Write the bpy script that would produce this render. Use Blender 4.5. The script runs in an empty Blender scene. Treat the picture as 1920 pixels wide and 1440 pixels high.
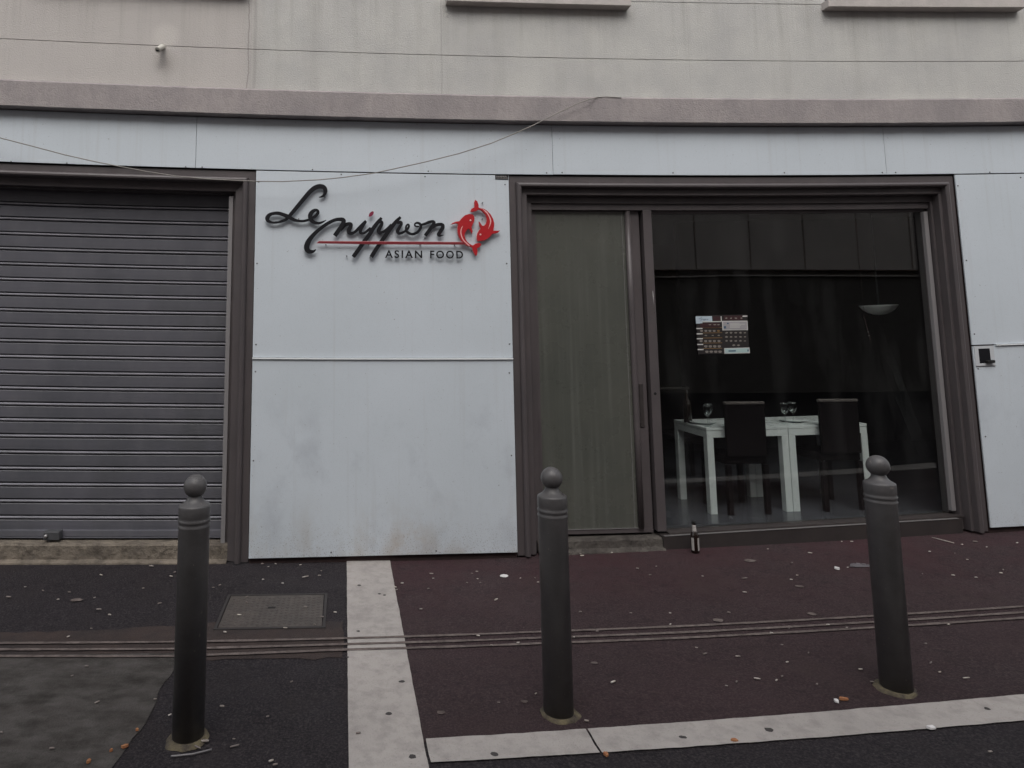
import bpy, bmesh, math, random
from mathutils import Vector, Matrix, noise
from mathutils.geometry import tessellate_polygon
C = bpy.context.scene
COL = C.collection
rnd = random.Random(7)
R_ = math.radians

# ------------------------------------------------------------------ camera
FPX, CX, CY = 1266.3, 725.3, 475.8          # focal length and principal point, pixels of a 1920 wide frame
YAW, PIT, ROL, CAMH, SAG = .0629, .1159, .0028, 1.82, 1.37e-5
def cam_axes():
    cy, sy, cp, sp, cr, sr = math.cos(YAW), math.sin(YAW), math.cos(PIT), math.sin(PIT), math.cos(ROL), math.sin(ROL)
    Rz = Matrix(((cr, -sr, 0), (sr, cr, 0), (0, 0, 1)))
    Rp = Matrix(((1, 0, 0), (0, cp, -sp), (0, sp, cp)))
    B = Matrix(((1, 0, 0), (0, 0, 1), (0, -1, 0)))
    Ry = Matrix(((cy, sy, 0), (-sy, cy, 0), (0, 0, 1)))
    return Ry @ B @ Rp @ Rz
RC = cam_axes()
cam = bpy.data.cameras.new('camera')
co = bpy.data.objects.new('camera', cam); COL.objects.link(co)
M4 = Matrix(((RC[0][0], -RC[0][1], -RC[0][2]), (RC[1][0], -RC[1][1], -RC[1][2]), (RC[2][0], -RC[2][1], -RC[2][2]))).to_4x4()
M4.translation = Vector((0, 0, CAMH))
co.matrix_world = M4
cam.sensor_width = 36; cam.lens = FPX * 36 / 1920
cam.shift_x = (960 - CX) / 1920; cam.shift_y = (CY - 720) / 1920
cam.clip_start = .05; cam.clip_end = 400
C.camera = co

# ------------------------------------------------------------------ daylight: overcast
SUN_EL, SUN_AZ = R_(52), R_(186)            # azimuth clockwise from +Y: the light comes down the street side facing the shops
w = bpy.data.worlds.new('World'); C.world = w; w.use_nodes = True
nt = w.node_tree; nt.nodes.clear()
sky = nt.nodes.new('ShaderNodeTexSky'); sky.sky_type = 'NISHITA'; sky.sun_disc = False
sky.sun_elevation = SUN_EL; sky.sun_rotation = SUN_AZ; sky.air_density = 1.6; sky.dust_density = 4; sky.ozone_density = 1
hs = nt.nodes.new('ShaderNodeHueSaturation'); hs.inputs['Saturation'].default_value = .30
bg = nt.nodes.new('ShaderNodeBackground'); bg.inputs['Strength'].default_value = .138
wo = nt.nodes.new('ShaderNodeOutputWorld')
nt.links.new(sky.outputs[0], hs.inputs['Color']); nt.links.new(hs.outputs[0], bg.inputs[0]); nt.links.new(bg.outputs[0], wo.inputs[0])
sl = bpy.data.lights.new('sun', 'SUN'); sl.energy = .85; sl.angle = R_(60); sl.color = (1, .97, .94)
so = bpy.data.objects.new('sun', sl); COL.objects.link(so)
sd = Vector((math.sin(SUN_AZ) * math.cos(SUN_EL), math.cos(SUN_AZ) * math.cos(SUN_EL), math.sin(SUN_EL)))
so.rotation_euler = sd.to_track_quat('Z', 'Y').to_euler(); so.location = sd * 30
C.render.engine = 'CYCLES'
C.view_settings.view_transform = 'Standard'; C.view_settings.look = 'None'
C.view_settings.gamma = 1; C.view_settings.use_curve_mapping = False
C.view_settings.exposure = .37
C.cycles.max_bounces = 10; C.cycles.transparent_max_bounces = 12

# ------------------------------------------------------------------ measuring helpers
def ray(x, y):
    y = y + SAG * (x - 960) ** 2
    return RC @ Vector(((x - CX) / FPX, (y - CY) / FPX, 1))
def PY(x, y, Y=5.5):                         # a point on the upright plane at depth Y
    d = ray(x, y); d = d * (Y / d.y); return d.x, d.z + CAMH
def clamp(v, a, b): return max(a, min(b, v))
def gz(X, Y):                                # the pavement rises gently to the shops and up the street
    t = clamp((Y - 3.25) / 2.3, 0, 1)
    return t * (.042 + .0145 * clamp(X - .9, 0, 9))
def PG(x, y):                                # a point on the pavement
    d = ray(x, y); X, Y = 0, 4
    for _ in range(5):
        p = d * ((gz(X, Y) - CAMH) / d.z); X, Y = p.x, p.y
    return X, Y
def bend(X, Y):                              # the long street lines sag a few centimetres
    Yc = clamp(Y, 2.6, 5.6); dx = clamp(X - .255 * Yc, -5, 7)
    return SAG * FPX / Yc * dx * dx

# ------------------------------------------------------------------ materials
def rgb(h): return tuple(h) + (1,)
def mat(name, c1, c2=None, scale=3, stretch=(1, 1, 1), rough=.6, bump=0, bscale=60, metal=0, spec=.5, c3=None, s3=25, m3=.3, rvar=.08, lo=.35, hi=.65, extra=None):
    m = bpy.data.materials.new(name); m.use_nodes = True
    n = m.node_tree.nodes; l = m.node_tree.links; b = n['Principled BSDF']
    b.inputs['Roughness'].default_value = rough; b.inputs['Metallic'].default_value = metal
    b.inputs['Specular IOR Level'].default_value = spec
    g = n.new('ShaderNodeNewGeometry'); mp = n.new('ShaderNodeVectorMath'); mp.operation = 'MULTIPLY'
    mp.inputs[1].default_value = stretch; l.new(g.outputs['Position'], mp.inputs[0])
    def nz(sc, det=6, vec=None):
        t = n.new('ShaderNodeTexNoise'); t.inputs['Scale'].default_value = sc; t.inputs['Detail'].default_value = det
        t.inputs['Roughness'].default_value = .62
        l.new((vec or mp.outputs[0]), t.inputs['Vector']); return t.outputs['Fac']
    def mr(v, a, b_, c, d):
        t = n.new('ShaderNodeMapRange'); l.new(v, t.inputs[0])
        for i, q in enumerate((a, b_, c, d)): t.inputs[i + 1].default_value = q
        return t.outputs[0]
    def mix(f, a, b_):
        t = n.new('ShaderNodeMix'); t.data_type = 'RGBA'
        if isinstance(f, float): t.inputs[0].default_value = f
        else: l.new(f, t.inputs[0])
        for i, q in ((6, a), (7, b_)):
            if isinstance(q, tuple): t.inputs[i].default_value = q
            else: l.new(q, t.inputs[i])
        return t.outputs[2]
    col = rgb(c1)
    if c2: col = mix(mr(nz(scale), lo, hi, 0, 1), rgb(c1), rgb(c2))
    if c3: col = mix(mr(nz(s3, 4), .45, .7, 0, m3), col, rgb(c3))
    if extra: col = extra(n, l, col, mix, mr, nz, g)
    if isinstance(col, tuple): b.inputs['Base Color'].default_value = col
    else: l.new(col, b.inputs['Base Color'])
    if rvar: l.new(mr(nz(scale * 2 + 1), .3, .7, rough - rvar, min(1, rough + rvar)), b.inputs['Roughness'])
    if bump:
        bp = n.new('ShaderNodeBump'); bp.inputs['Strength'].default_value = 1; bp.inputs['Distance'].default_value = bump
        l.new(nz(bscale, 5, g.outputs['Position']), bp.inputs['Height']); l.new(bp.outputs[0], b.inputs['Normal'])
    return m
def pos_x(n, l, g):
    s = n.new('ShaderNodeSeparateXYZ'); l.new(g.outputs['Position'], s.inputs[0]); return s.outputs

def plaster_extra(n, l, col, mix, mr, nz, g):
    s = pos_x(n, l, g)
    # warm left bays, greyer right bays, rain streaks running down
    col = mix(mr(s[0], -.85, -.70, .75, 0), col, (.485, .45, .43, 1))
    v = n.new('ShaderNodeVectorMath'); v.operation = 'MULTIPLY'; v.inputs[1].default_value = (9, 9, .7); l.new(g.outputs['Position'], v.inputs[0])
    col = mix(mr(nz(1, 5, v.outputs[0]), .5, .75, 0, .22), col, (.30, .28, .26, 1))
    def crack(col, x0, w, amt, zlo, amp):
        v = n.new('ShaderNodeVectorMath'); v.operation = 'MULTIPLY'; v.inputs[1].default_value = (.01, .01, 2.2); l.new(g.outputs['Position'], v.inputs[0])
        q = n.new('ShaderNodeMath'); q.operation = 'MULTIPLY_ADD'; l.new(nz(2.5, 7, v.outputs[0]), q.inputs[0]); q.inputs[1].default_value = amp; q.inputs[2].default_value = -x0 - amp / 2
        p = n.new('ShaderNodeMath'); p.operation = 'ADD'; l.new(s[0], p.inputs[0]); l.new(q.outputs[0], p.inputs[1])
        a_ = n.new('ShaderNodeMath'); a_.operation = 'ABSOLUTE'; l.new(p.outputs[0], a_.inputs[0])
        return mix(mr(a_.outputs[0], w * .3, w, amt, 0), col, (.24, .22, .21, 1))
    col = crack(col, -.815, .008, .6, 0, .07); col = crack(col, -.76, .02, .28, 0, .03); col = crack(col, .822, .006, .35, 0, .02)
    v = n.new('ShaderNodeVectorMath'); v.operation = 'MULTIPLY'; v.inputs[1].default_value = (14, 9, .35); l.new(g.outputs['Position'], v.inputs[0])
    t = n.new('ShaderNodeMath'); t.operation = 'MULTIPLY'; l.new(mr(s[2], 4.62, 4.1, .32, 0), t.inputs[0]); l.new(mr(nz(1, 4, v.outputs[0]), .5, .7, 0, 1), t.inputs[1])
    col = mix(t.outputs[0], col, (.27, .25, .23, 1))
    # round patch of newer plaster above the drain pipe
    d = n.new('ShaderNodeVectorMath'); d.operation = 'DISTANCE'; d.inputs[1].default_value = (-1.50, 5.5, 4.29)
    l.new(g.outputs['Position'], d.inputs[0]); col = mix(mr(d.outputs['Value'], .07, .13, .7, 0), col, (.56, .53, .50, 1))
    d2 = n.new('ShaderNodeVectorMath'); d2.operation = 'DISTANCE'; d2.inputs[1].default_value = (-1.49, 5.5, 4.05)
    l.new(g.outputs['Position'], d2.inputs[0]); return mix(mr(d2.outputs['Value'], .02, .13, .45, 0), col, (.30, .27, .25, 1))
M = {}
M['plaster'] = mat('plaster', (.525, .52, .495), (.45, .445, .435), 2.2, rough=.9, bump=.006, bscale=90, c3=(.38, .36, .34), s3=60, m3=.25, spec=.2, extra=plaster_extra)
M['keyplate'] = mat('key_plate', (.52, .54, .565), rough=.5)
M['cornice'] = mat('cornice_plaster', (.36, .325, .32), (.285, .26, .262), 3.5, (1, 1, .5), rough=.92, bump=.007, bscale=80, c3=(.22, .2, .2), s3=22, m3=.35, spec=.2)
M['sill'] = mat('sill_stone', (.50, .46, .44), (.42, .39, .37), 5, rough=.9, bump=.004, spec=.2)
def panel_extra(n, l, col, mix, mr, nz, g):
    s = pos_x(n, l, g)
    def mul(a, b):
        t = n.new('ShaderNodeMath'); t.operation = 'MULTIPLY'; l.new(a, t.inputs[0]); l.new(b, t.inputs[1]); return t.outputs[0]
    def vs(k):
        v = n.new('ShaderNodeVectorMath'); v.operation = 'MULTIPLY'; v.inputs[1].default_value = k; l.new(g.outputs['Position'], v.inputs[0]); return v.outputs[0]
    low = mr(s[2], 1.70, .9, 0, 1)
    col = mix(mul(low, mr(nz(1, 9, vs((3.2, 1, 2.6))), .52, .70, 0, .42)), col, (.37, .40, .45, 1))      # wiped graffiti haze
    col = mix(mr(nz(1, 6, vs((22, 1, .55))), .56, .78, 0, .28), col, (.40, .40, .40, 1))                   # rain drips
    col = mix(mul(mr(s[2], .60, .08, 0, 1), mr(nz(1, 8, vs((6, 1, 3))), .44, .66, .05, .55)), col, (.38, .345, .31, 1))
    col = mix(mul(mr(s[2], .40, .09, .15, 1), mr(nz(130, 2), .60, .68, 0, .85)), col, (.12, .10, .09, 1))
    col = mix(mr(nz(60, 2), .735, .76, 0, .7), col, (.15, .14, .14, 1))                                     # specks
    d = n.new('ShaderNodeVectorMath'); d.operation = 'DISTANCE'; d.inputs[1].default_value = (.50, 5.5, .16); l.new(g.outputs['Position'], d.inputs[0])
    return mix(mul(mr(d.outputs['Value'], .04, .22, .55, 0), mr(nz(9, 6), .4, .6, .2, 1)), col, (.42, .33, .25, 1))
M['panel'] = mat('white_laminate', (.575, .625, .675), (.545, .595, .64), 1.3, rough=.42, rvar=.05, spec=.4, extra=panel_extra, bump=.0015, bscale=5)
M['joint'] = mat('joint_rail', (.82, .85, .87), rough=.4)
M['slatedge'] = mat('worn_slat_edge', (.27, .265, .30), (.19, .19, .21), 3, rough=.4)
M['backing'] = mat('dark_backing', (.022, .012, .012), (.035, .018, .018), 8, rough=.9)
M['frame'] = mat('brown_painted_metal', (.088, .075, .078), (.071, .062, .065), 4, (1, 1, .5), rough=.42, c3=(.09, .08, .075), s3=30, m3=.25, rvar=.1, bump=.001, bscale=30)
M['bead'] = mat('grey_glazing_bead', (.21, .20, .205), rough=.5)
M['slat'] = mat('grey_shutter_metal', (.118, .117, .136), (.092, .094, .108), 1.6, (1, 1, .5), rough=.45, c3=(.17, .165, .18), s3=9, m3=.25, bump=.001, bscale=20,
                extra=lambda n, l, c, mix, mr, nz, g: mix(mr(nz(1.1, 7), .56, .68, 0, .35), c, (.07, .073, .073, 1)))
M['concrete'] = mat('stained_concrete', (.24, .205, .165), (.13, .112, .095), 4.5, rough=.95, bump=.02, bscale=25, c3=(.05, .042, .035), s3=11, m3=.6, spec=.2)
M['step'] = mat('dirty_step', (.06, .052, .048), (.105, .095, .085), 6, rough=.95, bump=.02, bscale=25, c3=(.03, .027, .025), s3=14, m3=.6, spec=.2)
M['plinth'] = mat('dark_plinth', (.026, .021, .021), (.035, .028, .027), 6, rough=.6)
M['steel'] = mat('brushed_steel', (.42, .41, .41), rough=.35, metal=.7)
M['greysteel'] = mat('dull_steel', (.13, .135, .145), (.09, .09, .095), 20, rough=.45, metal=.4)
M['pvc'] = mat('cream_plastic', (.62, .60, .54), (.5, .48, .43), 30, rough=.5)
M['black'] = mat('black_hole', (.008, .008, .008), rough=.9, rvar=0)
def doorglass_extra(n, l, col, mix, mr, nz, g):
    v = n.new('ShaderNodeVectorMath'); v.operation = 'MULTIPLY'; v.inputs[1].default_value = (26, 1, .6); l.new(g.outputs['Position'], v.inputs[0])
    col = mix(mr(nz(1, 6, v.outputs[0]), .48, .70, 0, .36), col, (.15, .155, .14, 1))
    v2 = n.new('ShaderNodeVectorMath'); v2.operation = 'MULTIPLY'; v2.inputs[1].default_value = (3, 1, 3); l.new(g.outputs['Position'], v2.inputs[0])
    return mix(mr(nz(2.2, 9, v2.outputs[0]), .62, .74, 0, .15), col, (.14, .145, .13, 1))
M['frosted'] = mat('milky_green_glass', (.086, .088, .076), (.070, .074, .065), 1.5, rough=.28, rvar=.05, spec=.5, extra=doorglass_extra)
M['bollard'] = mat('dark_grey_paint', (.095, .090, .092), (.078, .075, .077), 9, rough=.42, c3=(.07, .065, .06), s3=60, m3=.2, bump=.0012, bscale=45,
                   extra=lambda n, l, c, mix, mr, nz, g: mix(mr(nz(38, 6), .66, .69, 0, .65), mix(mr(nz(6, 8), .52, .66, 0, .4), c, (.05, .045, .042, 1)), (.20, .18, .165, 1)))
M['mortar'] = mat('ochre_mortar', (.15, .125, .075), (.045, .036, .032), 16, rough=.95, bump=.01, bscale=70)
def asphalt_extra(tint, red=False):
    def f(n, l, col, mix, mr, nz, g):
        if red:      # the red surfacing is least worn along the shops
            t = n.new('ShaderNodeMath'); t.operation = 'MULTIPLY'; l.new(mr(pos_x(n, l, g)[1], 4.4, 5.3, .1, .9), t.inputs[0]); l.new(mr(nz(1.3, 6), .38, .60, .1, 1), t.inputs[1])
            col = mix(t.outputs[0], col, (.056, .0215, .027, 1))
        v = n.new('ShaderNodeTexVoronoi'); v.inputs['Scale'].default_value = 95; l.new(g.outputs['Position'], v.inputs['Vector'])
        col = mix(mr(v.outputs['Distance'], .10, .32, .55, 0), col, tint)
        col = mix(mr(nz(28, 5), .52, .70, 0, .5), col, (tint[0] * .9, tint[1] * .86, tint[2] * .88, 1))
        col = mix(mr(nz(17, 4), .55, .70, 0, .5), col, (tint[0] * .2, tint[1] * .2, tint[2] * .22, 1))
        return mix(mr(nz(2.6, 9), .52, .68, 0, .55), col, (tint[0] * .75, tint[1] * .72, tint[2] * .7, 1))
    return f
M['asphalt'] = mat('dark_asphalt', (.0185, .0148, .0190), (.0135, .0110, .0140), 2.0, rough=.85, bump=.02, bscale=90, c3=(.085, .072, .074), s3=85, m3=.7, spec=.3, extra=asphalt_extra((.040, .033, .036, 1)))
M['redasphalt'] = mat('red_asphalt', (.043, .0255, .029), (.031, .0195, .0225), 1.6, rough=.85, bump=.02, bscale=90, c3=(.11, .078, .078), s3=85, m3=.6, spec=.3, extra=asphalt_extra((.070, .047, .048, 1), True))
M['patch'] = mat('worn_grey_asphalt', (.056, .049, .046), (.084, .077, .073), 9, (1, 1.6, 1), rough=.9, bump=.012, bscale=90, c3=(.024, .021, .018), s3=5.5, m3=.9, spec=.3)
M['reddust'] = mat('red_stained_asphalt', (.052, .036, .033), (.030, .024, .025), 3.5, rough=.88, bump=.01, bscale=150, c3=(.10, .08, .07), s3=200, m3=.5, spec=.3)
M['stone'] = mat('pale_kerb_stone', (.40, .37, .35), (.335, .31, .295), 1.4, rough=.9, bump=.004, bscale=90, c3=(.19, .175, .165), s3=13, m3=.45, spec=.25,
                 extra=lambda n, l, c, mix, mr, nz, g: mix(mr(nz(140, 3), .6, .72, 0, .5), c, (.12, .11, .105, 1)))
M['line'] = mat('resin_line', (.175, .145, .135), (.11, .088, .082), 14, rough=.9, bump=.006, bscale=90, spec=.2, c3=(.045, .036, .036), s3=30, m3=.6)
M['iron'] = mat('cast_iron', (.10, .085, .077), (.075, .065, .06), 9, rough=.6, metal=.3, bump=.002, c3=(.035, .03, .03), s3=40, m3=.4)
M['ironframe'] = mat('cast_iron_rim', (.03, .026, .026), rough=.7)
M['signblack'] = mat('sign_black', (.008, .008, .011), rough=.55, spec=.2, rvar=0)
M['signred'] = mat('sign_red', (.42, .012, .018), rough=.35, rvar=0)
M['signdark'] = mat('sign_dark_red', (.20, .02, .028), rough=.35, rvar=0)
M['acrylic'] = mat('pink_acrylic_edge', (.75, .42, .42), rough=.4, rvar=0)
M['signmag'] = mat('sign_magenta', (.22, .02, .055), rough=.35, rvar=0)
M['white'] = mat('white_lacquer', (.60, .625, .63), rough=.3)
M['leather'] = mat('dark_leather', (.0065, .0045, .005), rough=.95, spec=.08)
M['wood'] = mat('grey_wood', (.11, .092, .088), (.08, .068, .065), 12, (1, 6, 6), rough=.6)
M['tile'] = mat('dark_floor_tile', (.085, .085, .10), (.07, .07, .08), 3, rough=.22, rvar=.04)
M['inwall'] = mat('dark_interior_wall', (.16, .13, .10), (.12, .10, .08), 1, rough=.8)
M['inwall2'] = mat('darker_interior_wall', (.03, .024, .03), rough=.8)
M['ceil'] = mat('interior_ceiling', (.10, .09, .085), rough=.9)
M['shade'] = mat('frosted_bowl', (.8, .8, .8), rough=.35)
M['amber'] = mat('dark_bottle_glass', (.012, .006, .004), rough=.08, rvar=0, spec=.8)
M['label'] = mat('paper_label', (.42, .40, .38), (.30, .28, .27), 90, rough=.7)
M['cable'] = mat('grey_cable', (.25, .235, .215), rough=.6)
def butt_extra(n, l, col, mix, mr, nz, g):
    oi = n.new('ShaderNodeObjectInfo'); return mix(mr(oi.outputs['Random'], .25, .95, .85, 0), col, (.13, .105, .10, 1))
M['butt'] = mat('cigarette_paper', (.56, .53, .50), (.42, .36, .30), 60, rough=.9, extra=butt_extra)
M['orange'] = mat('orange_filter', (.30, .11, .05), (.36, .18, .08), 60, rough=.9)
M['paper'] = mat('scrap_paper', (.62, .60, .60), rough=.9)
M['gum'] = mat('dark_gum', (.045, .04, .04), rough=.9)
M['moss'] = mat('moss', (.040, .036, .030), (.05, .052, .02), 12, rough=1, bump=.01)
M['oppwall'] = mat('opposite_plaster', (.86, .74, .68), (.74, .64, .59), 1.2, rough=.9)
M['oppdark'] = mat('opposite_dark_front', (.17, .145, .13), rough=.7)
M['winframe'] = mat('window_frame_paint', (.10, .095, .095), rough=.5)
def glass_mat(name, tint, dirt=.0):
    m = bpy.data.materials.new(name); m.use_nodes = True; n = m.node_tree.nodes; l = m.node_tree.links; n.clear()
    o = n.new('ShaderNodeOutputMaterial'); mx = n.new('ShaderNodeMixShader'); t = n.new('ShaderNodeBsdfTransparent'); g = n.new('ShaderNodeBsdfGlossy')
    t.inputs[0].default_value = tint; g.inputs['Roughness'].default_value = 0.0; g.inputs[0].default_value = (1, 1, 1, 1)
    fr = n.new('ShaderNodeFresnel'); ge = n.new('ShaderNodeNewGeometry'); mr = n.new('ShaderNodeMapRange')
    l.new(ge.outputs['Backfacing'], mr.inputs[0]); mr.inputs[3].default_value = 1.5; mr.inputs[4].default_value = 1 / 1.5
    l.new(mr.outputs[0], fr.inputs[0]); l.new(fr.outputs[0], mx.inputs[0]); l.new(t.outputs[0], mx.inputs[1]); l.new(g.outputs[0], mx.inputs[2])
    out = mx.outputs[0]
    if dirt:
        d = n.new('ShaderNodeBsdfDiffuse'); d.inputs[0].default_value = (.5, .5, .5, 1)
        nz = n.new('ShaderNodeTexNoise'); nz.inputs['Scale'].default_value = 1; nz.inputs['Detail'].default_value = 8
        v = n.new('ShaderNodeVectorMath'); v.operation = 'MULTIPLY'; v.inputs[1].default_value = (5, 1, 1.2); l.new(ge.outputs['Position'], v.inputs[0]); l.new(v.outputs[0], nz.inputs['Vector'])
        r = n.new('ShaderNodeMapRange'); l.new(nz.outputs['Fac'], r.inputs[0]); r.inputs[1].default_value = .5; r.inputs[2].default_value = .8; r.inputs[4].default_value = dirt
        m2 = n.new('ShaderNodeMixShader'); l.new(r.outputs[0], m2.inputs[0]); l.new(out, m2.inputs[1]); l.new(d.outputs[0], m2.inputs[2]); out = m2.outputs[0]
    l.new(out, o.inputs[0]); return m
M['glass'] = glass_mat('window_glass', (.94, .96, .95, 1), .014)
M['wineglass'] = glass_mat('wine_glass', (.93, .95, .95, 1))

# ------------------------------------------------------------------ mesh helpers
class MB:
    def __init__(s): s.v = []; s.f = []; s.m = []; s.sm = []
    def face(s, idx, mi=0, sm=False): s.f.append(tuple(idx)); s.m.append(mi); s.sm.append(sm)
    def quad(s, a, b, c, d, mi=0):
        k = len(s.v); s.v += [tuple(a), tuple(b), tuple(c), tuple(d)]; s.face((k, k + 1, k + 2, k + 3), mi)
    def box(s, x0, x1, y0, y1, z0, z1, mi=0, seg=.4):
        n = max(1, int(math.ceil(abs(x1 - x0) / seg))); k = len(s.v)
        for i in range(n + 1):
            x = x0 + (x1 - x0) * i / n
            s.v += [(x, y0, z0), (x, y1, z0), (x, y1, z1), (x, y0, z1)]
        for i in range(n):
            a = k + 4 * i; b = a + 4
            for j in range(4): s.face((a + j, a + (j + 1) % 4, b + (j + 1) % 4, b + j), mi)
        s.face((k + 3, k + 2, k + 1, k), mi); e = k + 4 * n; s.face((e, e + 1, e + 2, e + 3), mi)
        return s
    def lathe(s, prof, c=(0, 0, 0), n=40, mi=0, sm=True, axis='z'):
        k = len(s.v); cx, cy, cz = c
        for r, z in prof:
            for i in range(n):
                a = 2 * math.pi * i / n; p = (r * math.cos(a), r * math.sin(a), z)
                if axis == 'y': p = (p[0], -p[2], p[1])
                s.v.append((cx + p[0], cy + p[1], cz + p[2]))
        for j in range(len(prof) - 1):
            for i in range(n):
                i2 = (i + 1) % n
                s.face((k + j * n + i, k + j * n + i2, k + (j + 1) * n + i2, k + (j + 1) * n + i), mi, sm)
        if prof[0][0] > 1e-4: s.face(tuple(reversed(range(k, k + n))), mi)
        q = k + (len(prof) - 1) * n
        if prof[-1][0] > 1e-4: s.face(tuple(range(q, q + n)), mi)
        return s
    def tube(s, pts, r, n=8, mi=0):
        k = len(s.v); P = [Vector(p) for p in pts]; rr = r if isinstance(r, (list, tuple)) else [r] * len(P)
        for i, p in enumerate(P):
            t = (P[min(i + 1, len(P) - 1)] - P[max(i - 1, 0)]).normalized()
            u = t.cross(Vector((0, 0, 1)) if abs(t.z) < .9 else Vector((0, 1, 0))).normalized(); w_ = t.cross(u)
            for j in range(n):
                a = 2 * math.pi * j / n; q = p + (u * math.cos(a) + w_ * math.sin(a)) * rr[i]; s.v.append(tuple(q))
        for i in range(len(P) - 1):
            for j in range(n): s.face((k + i * n + j, k + i * n + (j + 1) % n, k + (i + 1) * n + (j + 1) % n, k + (i + 1) * n + j), mi, True)
        s.face(tuple(reversed(range(k, k + n))), mi); q = k + (len(P) - 1) * n; s.face(tuple(range(q, q + n)), mi)
        return s
    def prism(s, poly, y0, y1, mi=0):         # polygon in (x,z), thickness along y
        k = len(s.v); n = len(poly)
        s.v += [(x, y0, z) for x, z in poly] + [(x, y1, z) for x, z in poly]
        for t in tessellate_polygon([[Vector((x, z, 0)) for x, z in poly]]):
            s.face([k + i for i in t], mi); s.face([k + n + i for i in reversed(t)], mi)
        for i in range(n): s.face((k + i, k + (i + 1) % n, k + n + (i + 1) % n, k + n + i), mi)
        return s
    def build(s, name, mats, parent=None, origin=None, bent=True, bevel=0):
        mats = mats if isinstance(mats, (list, tuple)) else [mats]
        V = [Vector((x, y, z + (bend(x, y) if bent else 0))) for x, y, z in s.v]
        po = Vector(parent['o']) if parent is not None and bent else Vector((0, 0, 0))
        if origin is None and bent:
            xs = [v.x for v in V]; ys = [v.y for v in V]; zs = [v.z for v in V]
            origin = ((min(xs) + max(xs)) / 2, (min(ys) + max(ys)) / 2, min(zs))
        o3 = Vector(origin) if origin is not None else Vector((0, 0, 0))
        me = bpy.data.meshes.new(name); me.from_pydata([tuple(v - o3) for v in V], [], s.f)
        for i, m in enumerate(mats): me.materials.append(M[m])
        me.polygons.foreach_set('material_index', s.m); me.polygons.foreach_set('use_smooth', s.sm)
        bm = bmesh.new(); bm.from_mesh(me); bmesh.ops.remove_doubles(bm, verts=bm.verts, dist=1e-6); bmesh.ops.recalc_face_normals(bm, faces=bm.faces); bm.to_mesh(me); bm.free()
        o = bpy.data.objects.new(name, me); COL.objects.link(o)
        if parent is not None: o.parent = parent
        o.location = o3 - po if bent else o3
        if bent: WO[o.name] = tuple(o3)
        if bevel:
            bv = o.modifiers.new('bevel', 'BEVEL'); bv.width = bevel; bv.segments = 2; bv.limit_method = 'ANGLE'; bv.harden_normals = False
        return o
WO = {}
class Par(dict): pass
def tag(o, label=None, cat=None, group=None, kind=None):
    if label: o['label'] = label
    if cat: o['category'] = cat
    if group: o['group'] = group
    if kind: o['kind'] = kind
    return o
def thing(name, loc, label, cat, group=None, rz=0, bent=True):
    o = bpy.data.objects.new(name, None); COL.objects.link(o); o.empty_display_size = .1
    l3 = Vector(loc) + Vector((0, 0, bend(loc[0], loc[1]) if bent else 0))
    o.location = l3; o.rotation_euler.z = rz; o['o'] = tuple(l3)
    return tag(o, label, cat, group)
def sub(o):                                   # lets a part parent a sub-part
    o['o'] = WO[o.name]; return o
def struct(name, mb, m):
    return tag(mb.build(name, m), kind='structure')
def copy_tree(o, parent=None):
    c = o.copy(); COL.objects.link(c); c.parent = parent
    for ch in [x for x in bpy.data.objects if x.parent == o]: copy_tree(ch, c)
    return c

# ------------------------------------------------------------------ ground
def sheet(fn, nu, nv, lift, edge=0, mi=0, mb=None):
    mb = mb or MB(); k = len(mb.v)
    for j in range(nv + 1):
        for i in range(nu + 1):
            x, y = fn(i / nu, j / nv)
            if edge and (j in (0, nv) or i in (0, nu)):
                q = noise.noise(Vector((x * 9, y * 9, 3))) + .5 * noise.noise(Vector((x * 31, y * 31, 9)))
                if j in (0, nv): y += edge * q
                if i in (0, nu): x += edge * q
            mb.v.append((x, y, gz(x, y) + lift))
    for j in range(nv):
        for i in range(nu):
            a = k + j * (nu + 1) + i; mb.face((a, a + 1, a + nu + 2, a + nu + 1), mi)
    return mb
def rect(x0, x1, y0, y1): return lambda u, v: (x0 + (x1 - x0) * u, y0 + (y1 - y0) * v)
def spread(u): return -40 + 90 * u if True else 0
def roadmap(u, v):
    x = -7 + 17 * u if 0 < u < 1 else (-45 if u == 0 else 60)
    return (x, -4.97 + 11.2 * v)
struct('road', sheet(roadmap, 70, 46, -.006), 'asphalt')
KF = lambda X: 3.085 + .026 * (X - .36)
KB = lambda X: 3.255 + .035 * (X - .36)
struct('red_pavement', sheet(lambda u, v: (.34 + 9.6 * u, KB(.34 + 9.6 * u) - .02 + (6.15 - KB(.34 + 9.6 * u)) * v), 48, 12, -.002), 'redasphalt')
struct('stone_strip', sheet(lambda u, v: (.027 + (.335 + .003 * v) * u, 2.55 + 3.10 * v), 6, 90, .002, .0025), 'stone')
kb = MB()
for a, b in ((.375, 1.118), (1.128, 3.44), (3.45, 5.2), (5.21, 7.2)):
    sheet(lambda u, v: (a + (b - a) * u, KF(a + (b - a) * u) * (1 - v) + KB(a + (b - a) * u) * v), max(3, int((b - a) * 28)), 3, .002, .004, mb=kb)
struct('kerb', kb, 'stone')
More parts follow.
